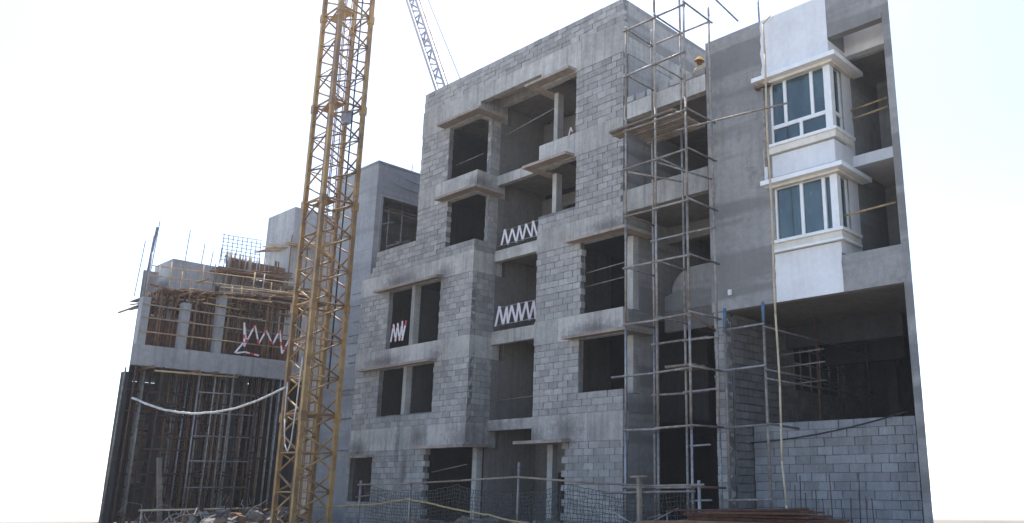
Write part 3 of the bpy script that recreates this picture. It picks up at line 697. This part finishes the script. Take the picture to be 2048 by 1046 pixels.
b = MB(); b.path(sag((-34.25,11.55,4.78),(-28.85,14.68,5.05), .75, 22, .012), .042, 8); tag(b.build('hose', M['hose'], None, True), 'thick white hose sagging from the crane mast to the left scaffold', 'hose')

# ------------------------------------------------------------------ crane boom behind the block
jb = thing('crane_boom', (-39.5, 42, 0), 'slender grey lattice crane boom leaning behind the roof of the block building', 'crane boom')
A0, B0 = Vector((-40.2,42,.6)), Vector((-66.5,42,53.0)); d_ = (B0-A0).normalized(); n_ = Vector((d_.z,0,-d_.x)); Wd = 1.15
ch = [(n_*(Wd*.5)+Vector((0,-.5,0))), (-n_*(Wd*.5)+Vector((0,-.5,0))), Vector((0,.6,0))]
for c in ch: bar('chord', A0+c, B0+c, .2, M['farsteel'], jb, 6)
ln = (B0-A0).length; k = 0; t_ = 0.0; st = 1.3
while t_ < ln-st:
    for a, c in ((0,1),(1,2),(2,0)):
        p1 = A0+d_*t_+ch[a if k % 2 else c]; p2 = A0+d_*(t_+st)+ch[c if k % 2 else a]
        bar('lacing', p1, p2, .085, M['farsteel'], jb, 5)
    if k % 6 == 0:
        for a, c in ((0,1),(1,2),(2,0)): bar('batten', A0+d_*t_+ch[a], A0+d_*t_+ch[c], .11, M['farsteel'], jb, 5)
    t_ += st; k += 1
bar('boom_line', A0+n_*1.5+Vector((2,0,1)), B0+n_*1.2, .045, M['farsteel'], jb, 5)
b = MB(); b.box(-41.5,-37.5,40.5,43.5,.7,2.6); b.box(-42,-37,40.2,41,0,.9); b.box(-42,-37,43,43.8,0,.9); b.build('carrier', M['farsteel'], jb)

# ------------------------------------------------------------------ left building frame
lf = thing('building_frame', (-38, 15, 0), 'unfinished concrete frame with grey slab edge, props and timber shuttering at the far left', 'building frame')
LX = -34.6
def ey(x): return x/-3.035
def lp(x0, x1, y1): return [(x0, ey(x0)), (x0, y1), (x1, y1), (x1, ey(x1))]
q = MB(); q.prism([(LX, ey(LX)), (LX,18.7), (LX-.3,18.7), (LX-.3, ey(LX-.3))], 6.04, 6.83); q.build('edge_beam', M['farconc'], lf)
q = MB(); q.prism(lp(LX-.31, -44, 18.7), 6.45, 6.8); q.build('floor_slab', M['farconc'], lf)
for y in (11.72, 13.22, 14.6):
    boxo('column', M['farconc'], lf, LX-.45, LX-.12, y-.15, y+.15, 6.83, 9.3 if y > 14 else 8.7, j=.01)
for y in (13.3, 16.2, 18.4):
    for x in (-36.5, -40.5): boxo('column', M['room'], lf, x-.2, x+.2, y-.18, y+.18, 0, 6.44)
for x, y in ((-37.5,13.6),(-37.5,16.4),(-37.5,18.2)): boxo('column', M['farconc'], lf, x-.2, x+.2, y-.18, y+.18, 6.83, 9.5)
boxo('under_slab_wall', M['farconc'], lf, -38.6, -38.4, 16.4, 17.4, 2.4, 6.0); boxo('under_slab_wall', M['room'], lf, -37.9, -37.7, 17.5, 18.6, 0, 6.4); boxo('under_slab_wall', M['plank'], lf, -37.4, -37.2, 12.9, 14.2, 1.7, 4.4)
boxo('under_slab_wall', M['room'], lf, -42.2, -42, 15.6, 18.6, 0, 6.4); boxo('under_slab_wall', M['room'], lf, -42, -35.2, 18.71, 18.9, 0, 6.4)
q = MB(); q.prism([(-34.95,ey(-34.95)),(-44,ey(-44)),(-44,ey(-44)+.05),(-34.95,ey(-34.95)+.05)], 0, 6.44); q.build('under_slab_wall', M['room'], lf)  # added wall across the open end, keeps daylight off the props
boxo('brick_panel', M['brickred'], lf, -36.9, -36.75, 12.25, 14.9, 6.81, 8.3); boxo('brick_panel', M['brickred'], lf, -36.5, -36.35, 15.7, 18.6, 6.81, 8.05)
boxo('under_slab_wall', M['room'], lf, -44.2, -44.01, 14.45, 18.9, 0, 6.44)
boxo('back_shuttering', M['timber'], lf, -37.75, -37.6, 12.6, 18.7, 6.81, 9.3)
# deck of shuttering on props above
for k in range(150):
    y = 11.9+random.uniform(0,6.3); x = LX+.25-random.uniform(0,3.6); z = 8.9+.12*(y-12)+random.gauss(0,.24)
    ln_ = random.uniform(1.2,3.2); a = random.gauss(0,.10) + (math.pi/2 if random.random() < .3 else 0)
    dx, dy = -math.sin(a)*ln_, math.cos(a)*ln_
    if y+dy > 18.6: dy = 18.6-y
    if y < ey(x)+.1: continue
    bar('shutter_pole', (x,y,z), (x+dx,y+dy,z+random.uniform(-.12,.2)), random.choice((.03,.035,.045)), M[random.choice(('bamboo','plank','timber','timber'))], lf, 6)
for k in range(16):
    y = 12.2+k*.4; boxo('shutter_board', M['timber'], lf, LX-3.4, LX+.1, y, y+.3, 9.02+.1*(y-12), 9.06+.1*(y-12), j=.03)
for k in range(60):
    y = 11.8+k*.115; x = LX-random.choice((.25,.6,1.2)); 
    if y < ey(x)+.1: continue
    bar('prop', (x,y,6.83), (x+random.uniform(-.09,.09),y+random.uniform(-.06,.06),9.0+.1*(y-12)), random.choice((.035,.05)), M[random.choice(('timber','timber','rust'))], lf, 6)
for z in (7.35, 7.9, 8.4):
    bar('guard_rail', (LX-.1,11.6,z), (LX-.1,17.9,z+.05), .03, M[random.choice(('bamboo','plank'))], lf, 6)
for k in range(16):
    y = 11.9+k*.42; bar('scaffold_pole', (LX-.9,y,8.8), (LX-.9+random.uniform(-.05,.05),y+random.uniform(-.05,.05),10.0+random.uniform(-.3,.7)), .026, M[random.choice(('timber','bamboo','steel'))], lf, 6)
for z in (9.55,10.0,10.4):
    bar('scaffold_pole', (LX-.95,12.0,z-.25), (LX-.95,18.4,z+random.uniform(0,.2)), .026, M[random.choice(('bamboo','plank'))], lf, 6)
# tall starter bars
for y, z0, z1 in ((12.45,9.2,11.9),(12.6,9.2,12.6),(12.15,9.2,11.6),(15.3,9.3,12.0),(15.5,9.3,11.7),(15.7,9.3,11.6)):
    bar('starter_bar', (-37.5,y,z0), (-37.45,y+.1,z1), .02, M['steelgrey'], lf, 5)
bar('starter_bar', (-37.8,12.55,9.2), (-37.8,12.75,12.4), .05, M['steelgrey'], lf, 5)
# propping and scaffold frames under the slab
for x in (LX+.15, LX-1.0):
    for y in (11.55,12.5,13.9,14.5,15.2,16.3,17.2):
        bar('prop', (x,y,0), (x+random.uniform(-.06,.06),y+.05,6.03), .034, M[random.choice(('steel','rust','steelgrey'))], lf, 6)
for z in (1.55,2.55,3.5,4.4,5.2):
    bar('prop_tie', (LX+.19,13.9,z), (LX+.19,16.2,z+.02), .028, M['steelgrey'], lf, 6)
    bar('prop_tie', (LX-.96,11.6,z), (LX-.96,13.2,z+.02), .028, M['rust'], lf, 6)
for k in range(90):
    x = LX-.6-random.uniform(0,3.5); y = random.uniform(ey(x)+.3,18.3); bar('prop', (x,y,0), (x,y,6.44), .04, M[random.choice(('rust','timber','steel'))], lf, 6)
for k in range(80):
    x = LX-.5-random.uniform(0,3); y = random.uniform(ey(x)+.3,16.5); z = random.uniform(1,5.5); bar('prop_tie', (x,y,z), (x,y+1.8,z), .035, M['rust'], lf, 6)
for y in (12.0,13.7,14.4,15.3): boxo('bearer', M['timber'], lf, LX-1.2, LX+.45, y, y+.12, 5.92, 6.03, j=.015)
bar('bearer_pipe', (LX+.25,12.2,5.86), (LX+.25,15.4,5.9), .04, M['bamboo'], lf, 6)

# lift cores and far shuttering
def core(name, x0, x1, y0, y1, z0, z1, label, slope=0):
    o = thing(name, ((x0+x1)/2,(y0+y1)/2,0), label, 'concrete tower')
    b = MB(); b.box(x0,x1,y0,y1,z0,z1); b.v = [(x,y,z+(slope*(y-y0) if z > z0+1 else 0)) for x,y,z in b.v]; b.build('wall', M['farconc'], o)
    for k in range(1, 4):
        zz = z0+(z1-z0)*k/4; bb = MB(); bb.box(x0-.01,x1+.012,y0-.012,y1+.01,zz,zz+.04); bb.build('pour_joint', M['farconc'], o)
    return o
c1 = core('lift_core', -40.0, -38.0, 13.64, 15.5, 6.81, 11.22, 'squat grey concrete core standing above the timber shuttering at the far left')
for y in (14.2,14.9,15.3): bar('starter_bar', (-38.2,y,11.2), (-38.2,y+.05,11.9+random.uniform(0,.8)), .02, M['steelgrey'], c1, 5)
c2 = core('lift_core', -40.75, -38.0, 18.9, 21.0, 0, 14.95, 'tall pale concrete core wrapped in working platforms just left of the crane mast')
for z in (12.7,):
    pass
for zz, ya, yb in ((12.95,18.4,20.6),(10.75,17.2,20.4)):
    for k in range(9):
        x = -38.9+k*.2; bar('platform_pole', (x-1.5+random.uniform(-.3,.3),18.55-random.uniform(0,.5),zz+random.uniform(-.06,.06)), (x+.9,19.3+random.uniform(0,1.0),zz+random.uniform(-.06,.1)), .04, M[random.choice(('bamboo','plank','timber'))], c2, 6)
    for k in range(6):
        bar('platform_pole', (-37.8+random.uniform(-.2,.3),ya+random.uniform(-.4,.6),zz+random.uniform(-.08,.08)), (-37.6,yb,zz+random.uniform(-.05,.1)), .04, M[random.choice(('bamboo','plank','timber'))], c2, 6)
for y in (18.75,19.6,20.4): bar('platform_post', (-37.75,y,9.5), (-37.75,y,13.4), .03, M['timber'], c2, 6)
c3 = thing('lift_core', (-39,11.8,0), 'small concrete core cut by the left edge beside the starter bars', 'concrete tower')
q = MB(); q.prism([(-37.6,ey(-37.6)),(-37.6,13.0),(-39.6,13.4),(-39.6,ey(-39.6))], 6.81, 10.4); q.build('wall', M['farconc'], c3)
fs = thing('raised_slab', (-39, 17, 0), 'raised concrete slab with overhanging shutter boards and a rebar cage between the two cores', 'slab')
boxo('slab', M['farconc'], fs, -41.5, -38.0, 15.6, 18.8, 10.35, 10.95); boxo('pier', M['farconc'], fs, -41.2, -38.3, 15.9, 16.3, 6.81, 10.34); boxo('pier', M['room'], fs, -40, -38.3, 17.9, 18.4, 6.81, 10.34)
for k in range(14):
    x = -38.3+k*.08; bar('shutter_pole', (x,15.4+random.uniform(-.2,.2),11.0+random.uniform(-.1,.15)), (x+.1,18.7,11.05+random.uniform(-.1,.35)), .045, M[random.choice(('timber','plank','timber'))], fs, 6)
boxo('shutter_side', M['timber'], fs, -38.05, -37.95, 16.0, 18.7, 11.1, 11.75, j=.03)
for k in range(20):
    a = random.uniform(15.7,18.6); bar('shutter_post', (-37.9,a,10.5), (-37.9,a+random.uniform(-.1,.1),12.0), .03, M[random.choice(('timber','steel'))], fs, 6)
rc = MB()
for k in range(9): rc.tube((-38.6,15.9+k*.22,11.6), (-38.6,15.9+k*.22,13.0+.0*k), .02, 4)
for k in range(8): rc.tube((-38.6,15.85,11.75+k*.17), (-38.6,17.7,11.8+k*.18), .02, 4)
rc.build('rebar_cage', M['steelgrey'], fs)

# ------------------------------------------------------------------ barrier tape
def tape(pts, label, wd=.07, name='barrier_tape', red=4):
    b = MB(); m_ = 0
    for a, c in zip(pts, pts[1:]):
        a = Vector(a); c = Vector(c); n = max(2, int((c-a).length/.16)); dd = (c-a).normalized()
        side = Vector((0,0,1)).cross(dd); side = side if side.length > .1 else Vector((1,0,0)); 
        nrm = Vector(fw).cross(dd).normalized()*wd*.5
        for k in range(n):
            p1 = a.lerp(c, k/n); p2 = a.lerp(c, (k+1)/n)
            b.quad(p1-nrm, p1+nrm, p2+nrm, p2-nrm, 1 if (len(b.v)//4) % red == red-1 else 0)
    return tag(b.build(name, [M['tapew'], M['taper']]), label, 'barrier tape', 'zigzag barrier tapes across openings')
def zig(f0, f1, zlo, zhi, n, lean=.0):
    a = Vector(f0); c = Vector(f1); out = []
    for k in range(n+1):
        p_ = a.lerp(c, k/n); hi = k % 2; out.append((p_.x+random.uniform(-.035,.035), p_.y+random.uniform(-.05,.05), p_.z + (zhi if hi else zlo) + random.uniform(-.035,.035)))
    return out
tape(zig((-23.1,19.5,10.1),(-20.7,19.5,10.1), .15, .72, 12), 'white zigzag tape across the upper stair landing of the block building', .065, red=999)
tape(zig((-23.2,19.5,7.05),(-20.7,19.5,7.05), .2, .86, 14), 'white zigzag tape across the middle stair landing of the block building', .075, red=999)
tape(zig((-28.45,18.62,6.85),(-27.5,18.62,6.85), .25, 1.0, 7), 'short red and white zigzag tape in the left wing window behind the crane mast', .06)
tape([(-34.45,15.2,6.9),(-34.45,15.6,7.5),(-34.45,15.45,8.2),(-34.45,15.55,7.2),(-34.45,15.9,8.15),(-34.45,16.15,7.4),(-34.45,16.4,8.0),(-34.45,16.75,7.45),(-34.45,17.0,8.1),(-34.45,17.2,7.1),(-34.45,17.6,8.1),(-34.45,17.75,7.3),(-34.45,18.0,8.0)], 'long red and white zigzag tape along the left slab edge with a fallen loop', .07)
tape([(-34.42,15.25,6.9),(-34.42,15.6,6.98),(-34.42,16.2,6.9)], 'loose end of red and white tape lying on the left slab edge', .07)
tape([(-19.0,18.8,13.05),(-18.85,18.8,13.5),(-18.7,18.8,13.15),(-18.4,18.8,13.35)], 'scrap of tape tangled in the top window of the right wing', .04)

# ------------------------------------------------------------------ worker on the terrace
def worker():
    o = thing('person', (-14.05, 19.75, 13.05), 'worker in a yellow helmet and khaki shirt standing behind the loose blocks on the terrace', 'person')
    J = {'pel':(0,0,.95),'sp':(0,0,1.15),'ch':(0,-.02,1.32),'nk':(0,-.02,1.47),'hd':(0,-.03,1.56),'ht':(0,-.03,1.66),
         'sl':(-.17,-.01,1.40),'el':(-.27,-.04,1.15),'wl':(-.25,-.22,1.0),'sr':(.17,-.01,1.40),'er':(.28,-.04,1.15),'wr':(.24,-.24,1.02),
         'hl':(-.1,0,.9),'kl':(-.12,-.02,.5),'al':(-.12,.02,.08),'tl':(-.12,-.17,.03),'hr':(.1,0,.9),'kr':(.12,-.02,.5),'ar':(.12,.02,.08),'tr':(.12,-.17,.03)}
    rad = {'pel':.14,'sp':.13,'ch':.15,'nk':.055,'hd':.085,'ht':.08,'sl':.06,'el':.045,'wl':.035,'sr':.06,'er':.045,'wr':.035,'hl':.09,'kl':.06,'al':.045,'tl':.035,'hr':.09,'kr':.06,'ar':.045,'tr':.035}
    ed = [('pel','sp'),('sp','ch'),('ch','nk'),('nk','hd'),('hd','ht'),('ch','sl'),('sl','el'),('el','wl'),('ch','sr'),('sr','er'),('er','wr'),('pel','hl'),('hl','kl'),('kl','al'),('al','tl'),('pel','hr'),('hr','kr'),('kr','ar'),('ar','tr')]
    for w_, s_ in (('wl',-1),('wr',1)):                    # five fingers
        bx, by, bz = J[w_]; J['p'+w_] = (bx, by-.07, bz-.01); rad['p'+w_] = .032; ed.append((w_,'p'+w_))
        for i_ in range(5):
            nme = f'{w_}f{i_}'; J[nme] = (bx+(-.03+.015*i_), by-.15+(.05 if i_ == 0 else 0)-.005*(2-abs(i_-2)), bz-.03); rad[nme] = .009; ed.append(('p'+w_, nme))
    ks = list(J); me = bpy.data.meshes.new('body'); me.from_pydata([J[k] for k in ks], [(ks.index(a), ks.index(c)) for a, c in ed], [])
    tmp = bpy.data.objects.new('body', me); COL.objects.link(tmp)
    sk = tmp.modifiers.new('s', 'SKIN'); sk.use_smooth_shade = True
    for i_, k in enumerate(ks):
        v_ = me.skin_vertices[0].data[i_]; v_.radius = (rad[k], rad[k]); v_.use_root = (k == 'pel')
    tmp.modifiers.new('u', 'SUBSURF').levels = 1
    dg = bpy.context.evaluated_depsgraph_get(); fin = bpy.data.meshes.new_from_object(tmp.evaluated_get(dg))
    bpy.data.objects.remove(tmp)
    fin.materials.clear()
    for k in ('skin','shirt','trouser'): fin.materials.append(M[k])
    for p_ in fin.polygons:
        c_ = p_.center; p_.use_smooth = True
        hand = c_.y < -.16 and c_.z > .9
        p_.material_index = 0 if (c_.z > 1.47 or hand) else (1 if c_.z > .93 else 2)
    body = bpy.data.objects.new('body', fin); COL.objects.link(body); body.parent = o; ORG[body.name] = ORG[o.name]
    h = MB(); n = 16
    rings = [(.155,.0),(.15,.02),(.125,.025),(.122,.06),(.105,.10),(.07,.13),(.0,.142)]
    base = (-14.05, 19.75-.03, 13.05+1.60)
    idx = []
    for r_, z_ in rings:
        idx.append([len(h.v)+k for k in range(n)])
        for k in range(n):
            t_ = 2*math.pi*k/n; e = 1.18 if math.sin(t_) < -.3 and r_ > .14 else 1.0
            h.v.append((base[0]+r_*math.cos(t_), base[1]+r_*e*math.sin(t_)*1.08, base[2]+z_))
    for a, c in zip(idx, idx[1:]):
        for k in range(n): h.f.append((a[k], a[(k+1)%n], c[(k+1)%n], c[k])); h.m.append(0)
    h.build('helmet', M['helmet'], o, True)
    fc = MB(); fc.tube((base[0],base[1]-.085,base[2]-.04),(base[0],base[1]-.115,base[2]-.075),.014,6,0,.02); fc.build('nose', M['skin'], o, True)
    for s_ in (-1,1):
        e = MB(); e.box(base[0]+s_*.035-.014,base[0]+s_*.035+.014,base[1]-.092,base[1]-.078,base[2]-.035,base[2]-.022); e.build('eye', M['cable'], o)
        e = MB(); e.tube((base[0]+s_*.08,base[1],base[2]-.05),(base[0]+s_*.1,base[1]+.01,base[2]-.05),.03,8,0,.02); e.build('ear', M['skin'], o, True)
    e = MB(); e.box(base[0]-.03,base[0]+.03,base[1]-.09,base[1]-.075,base[2]-.105,base[2]-.097); e.build('mouth', M['cable'], o)
worker()

# ------------------------------------------------------------------ fence along the front
fe = thing('site_fence', (-18.2, 16.3, 0), 'makeshift fence of bamboo rails and sagging dark netting in front of the block building', 'fence')
P0 = [(-26.2,1.66),(-23.3,1.7),(-20.6,1.78),(-18.2,1.87),(-15.8,1.72),(-13.4,1.62),(-11.9,1.65)]
for (xa, za), (xb, zb) in zip(P0, P0[1:]): bar('rail', (xa-.1,16.3,za), (xb+.12,16.3,zb), .028, M['plank'], fe, 7)
for x, z in ((-26.2,1.8),(-23.3,1.75),(-18.2,2.27),(-11.95,1.75)): bar('post', (x,16.34,0), (x,16.34,z), .04, M['steelgrey'], fe, 7)
bar('rail', (-14.9,16.2,1.45), (-12.0,16.25,1.5), .03, M['steelgrey'], fe, 7)
bar('rail', (-26.3,16.25,1.25), (-22.5,16.25,1.6), .02, M['steel'], fe, 6)
nb = MB(); rnd = {}
nx, nz = 120, 14
for i in range(nx+1):
    for k in range(nz+1):
        x = -26.0+13.9*i/nx; t_ = (x+26)/13.9; top = 1.66-.25*abs(math.sin(t_*9))
        rnd[i,k] = (x+random.uniform(-.03,.03), 16.42+.07*math.sin(i*.35)+random.uniform(-.03,.03), top*(1-k/nz)+random.uniform(-.02,.02))
for i in range(nx+1):
    for k in range(nz+1):
        if i < nx: nb.tube(rnd[i,k], rnd[i+1,k], .009, 3)
        if k < nz: nb.tube(rnd[i,k], rnd[i,k+1], .009, 3)
nb.build('netting', M['net'], fe, kind='stuff')
sp = thing('timber_post', (-13.6,16.15,0), 'raw timber stake with a short crosspiece standing at the netting fence', 'post')
boxo('stake', M['plank'], sp, -13.65, -13.56, 16.1, 16.19, 0, 1.82, j=.01); boxo('crosspiece', M['plank'], sp, -13.85, -13.38, 16.08, 16.2, 1.82, 1.87, j=.01)
b = MB(); rp = [(-29.6,16.1,.82),(-27.0,16.2,.95),(-25.2,16.25,1.02),(-23.4,16.3,1.2),(-22.6,16.25,1.16),(-21.2,16.2,1.0),(-19.5,16.2,.84),(-18.1,16.2,.68),(-16.5,16.2,.5)]
pp = []
for a, c in zip(rp, rp[1:]):
    for k in range(5): v_ = Vector(a).lerp(Vector(c), k/5); pp.append(v_+Vector((0,0,random.uniform(-.02,.02))))
b.path(pp, .028); tag(b.build('rope', M['ropey'], None, True), 'twisted yellow rope slung low in front of the fence netting', 'rope')
# barrier frame at the lower left
bf = thing('pipe_barrier', (-32, 13.6, 0), 'low pale pipe barrier standing at the foot of the left building frame', 'barrier')
bar('rail', (-32,11.5,.80), (-32,15.7,.80), .035, M['rope'], bf, 7); bar('rail', (-32,11.6,.35), (-32,15.6,.35), .03, M['steel'], bf, 7)
for y in (11.6,13.0,14.4,15.6): bar('post', (-32,y,0), (-32,y,.78), .03, M['steel'], bf, 7)
lp_ = MB(); lp_.box(-33.12,-33.02,12.6,12.75,0,2.6); lp_.v = [(x,y+(-.35 if z > 1 else .0),z) for x,y,z in lp_.v]
tag(lp_.build('leaning_plank', M['plank']), 'grey plank leaning upright behind the low pipe barrier at lower left', 'plank')
# rubble and scrap at the foot of things
def rubble(name, n, xr, yr, hmax, mats, label, cat, sz=(.05,.25)):
    b = MB()
    for k in range(n):
        x = random.uniform(*xr); y = random.uniform(*yr); u_ = (x-xr[0])/(xr[1]-xr[0]); hh = hmax*math.sin(math.pi*min(max(u_,.02),.98))**.6
        z = random.uniform(0, hh); s_ = random.uniform(*sz)
        b.box(x-s_, x+s_, y-s_*.6, y+s_*.6, z-s_*.5, z+s_*.5, random.randrange(len(mats)), j=s_*.45)
    o = b.build(name, mats, None, kind='stuff'); return tag(o, label, cat)
rubble('rubble_heap', 500, (-33.5,-29.5), (13.0,16.5), .7, [M['timber'],M['earth'],M['rust'],M['mortar']], 'heap of broken concrete and timber scraps round the crane mast foot', 'rubble')
rubble('rubble_strip', 450, (-27.5,-13), (16.6,18.2), .55, [M['block'],M['mortar'],M['plank'],M['earth']], 'strip of block rubble and dirt along the foot of the block building', 'rubble')
# rusty shutter sheets stacked at the lower right
fk = thing('sheet_stack', (-9.8, 15.6, 0), 'stack of rusty steel shutter sheets and bars lying at lower right before the block wall', 'sheet stack')
z = 0
for k in range(15):
    th_ = .055; x0 = -11.4+random.uniform(-.25,.25); x1 = -8.25+random.uniform(-.3,.2)
    boxo('sheet', M['rust' if k % 3 else 'timber'], fk, x0, x1, 15.1+random.uniform(-.1,.1), 16.1+random.uniform(-.1,.1), z, z+th_, j=.014); z += th_+.016
boxo('sheet', M['rust'], fk, -10.9, -8.6, 15.0, 15.7, z, z+.05, j=.03)
for k in range(8): bar('bar', (-11.9+random.uniform(-.3,.3),15.2+k*.1,z+.03), (-8.7+random.uniform(-.4,.4),15.3+k*.1,z+.05+random.uniform(0,.05)), .02, M['rust'], fk, 6)
bz = thing('scrap_pipes', (-12.6,15.9,0), 'tangle of bent grey pipes and wire beside the rusty sheet stack', 'scrap')
boxo('crate', M['timber'], bz, -13.3,-11.9,15.5,16.1,0,.85,j=.05)
for k in range(7):
    a = (-13.2+random.uniform(-.4,1.0),15.7+random.uniform(-.2,.3),.7+random.uniform(0,.2)); bar('pipe', a, (a[0]+random.uniform(-.7,.9),a[1]+random.uniform(-.2,.2),a[2]+random.uniform(0,.4)), .014, M['steelgrey'], bz, 6)
# rusty starter bars standing before the block wall
for k, x in enumerate((-10.75,-10.6,-10.42,-10.2,-9.95,-9.75,-9.5,-9.32,-9.1,-8.9,-8.72)):
    b = MB(); b.tube((x,18.6,0), (x+random.uniform(-.06,.06),18.6,1.75+random.uniform(-.45,.2)), .011, 5)
    tag(b.build('starter_bar', M['rust'], None, True), 'rusty steel bar standing upright in the row before the low block wall', 'steel bar', 'row of rusty starter bars')

# ------------------------------------------------------------------ hazy air over the site
hz = MB(); hz.box(-75, 12, -6, 52, -1, 58)
hm = bpy.data.materials.new('haze_air'); hm.use_nodes = True; hn = hm.node_tree; hn.nodes.clear()
ho = hn.nodes.new('ShaderNodeOutputMaterial'); pv = hn.nodes.new('ShaderNodeVolumePrincipled')
pv.inputs['Color'].default_value = (.93,.95,1,1); pv.inputs['Density'].default_value = 0.0006; pv.inputs['Anisotropy'].default_value = .2
hn.links.new(pv.outputs[0], ho.inputs['Volume'])
hz.build('haze', hm, None, False, 'stuff')

# tangled wire and bar ends in front of the left frame
b = MB()
for k in range(46):
    p_ = Vector((random.uniform(-33.2,-30.0), random.uniform(11.6,15.6), random.uniform(0,.5))); a = random.uniform(0,6.28); ps = [p_.copy()]
    for q_ in range(6):
        a += random.gauss(0,.7); p_ = p_+Vector((math.cos(a)*.22, math.sin(a)*.22, random.gauss(.09,.14))); p_.z = max(.02, p_.z); ps.append(p_.copy())
    b.path(ps, random.choice((.008,.012,.018)), 4, random.randrange(2))
tag(b.build('wire_tangle', [M['steel'], M['rust']], None, False, 'stuff'), 'tangle of cut wire and bar ends lying behind the low pipe barrier', 'scrap wire')
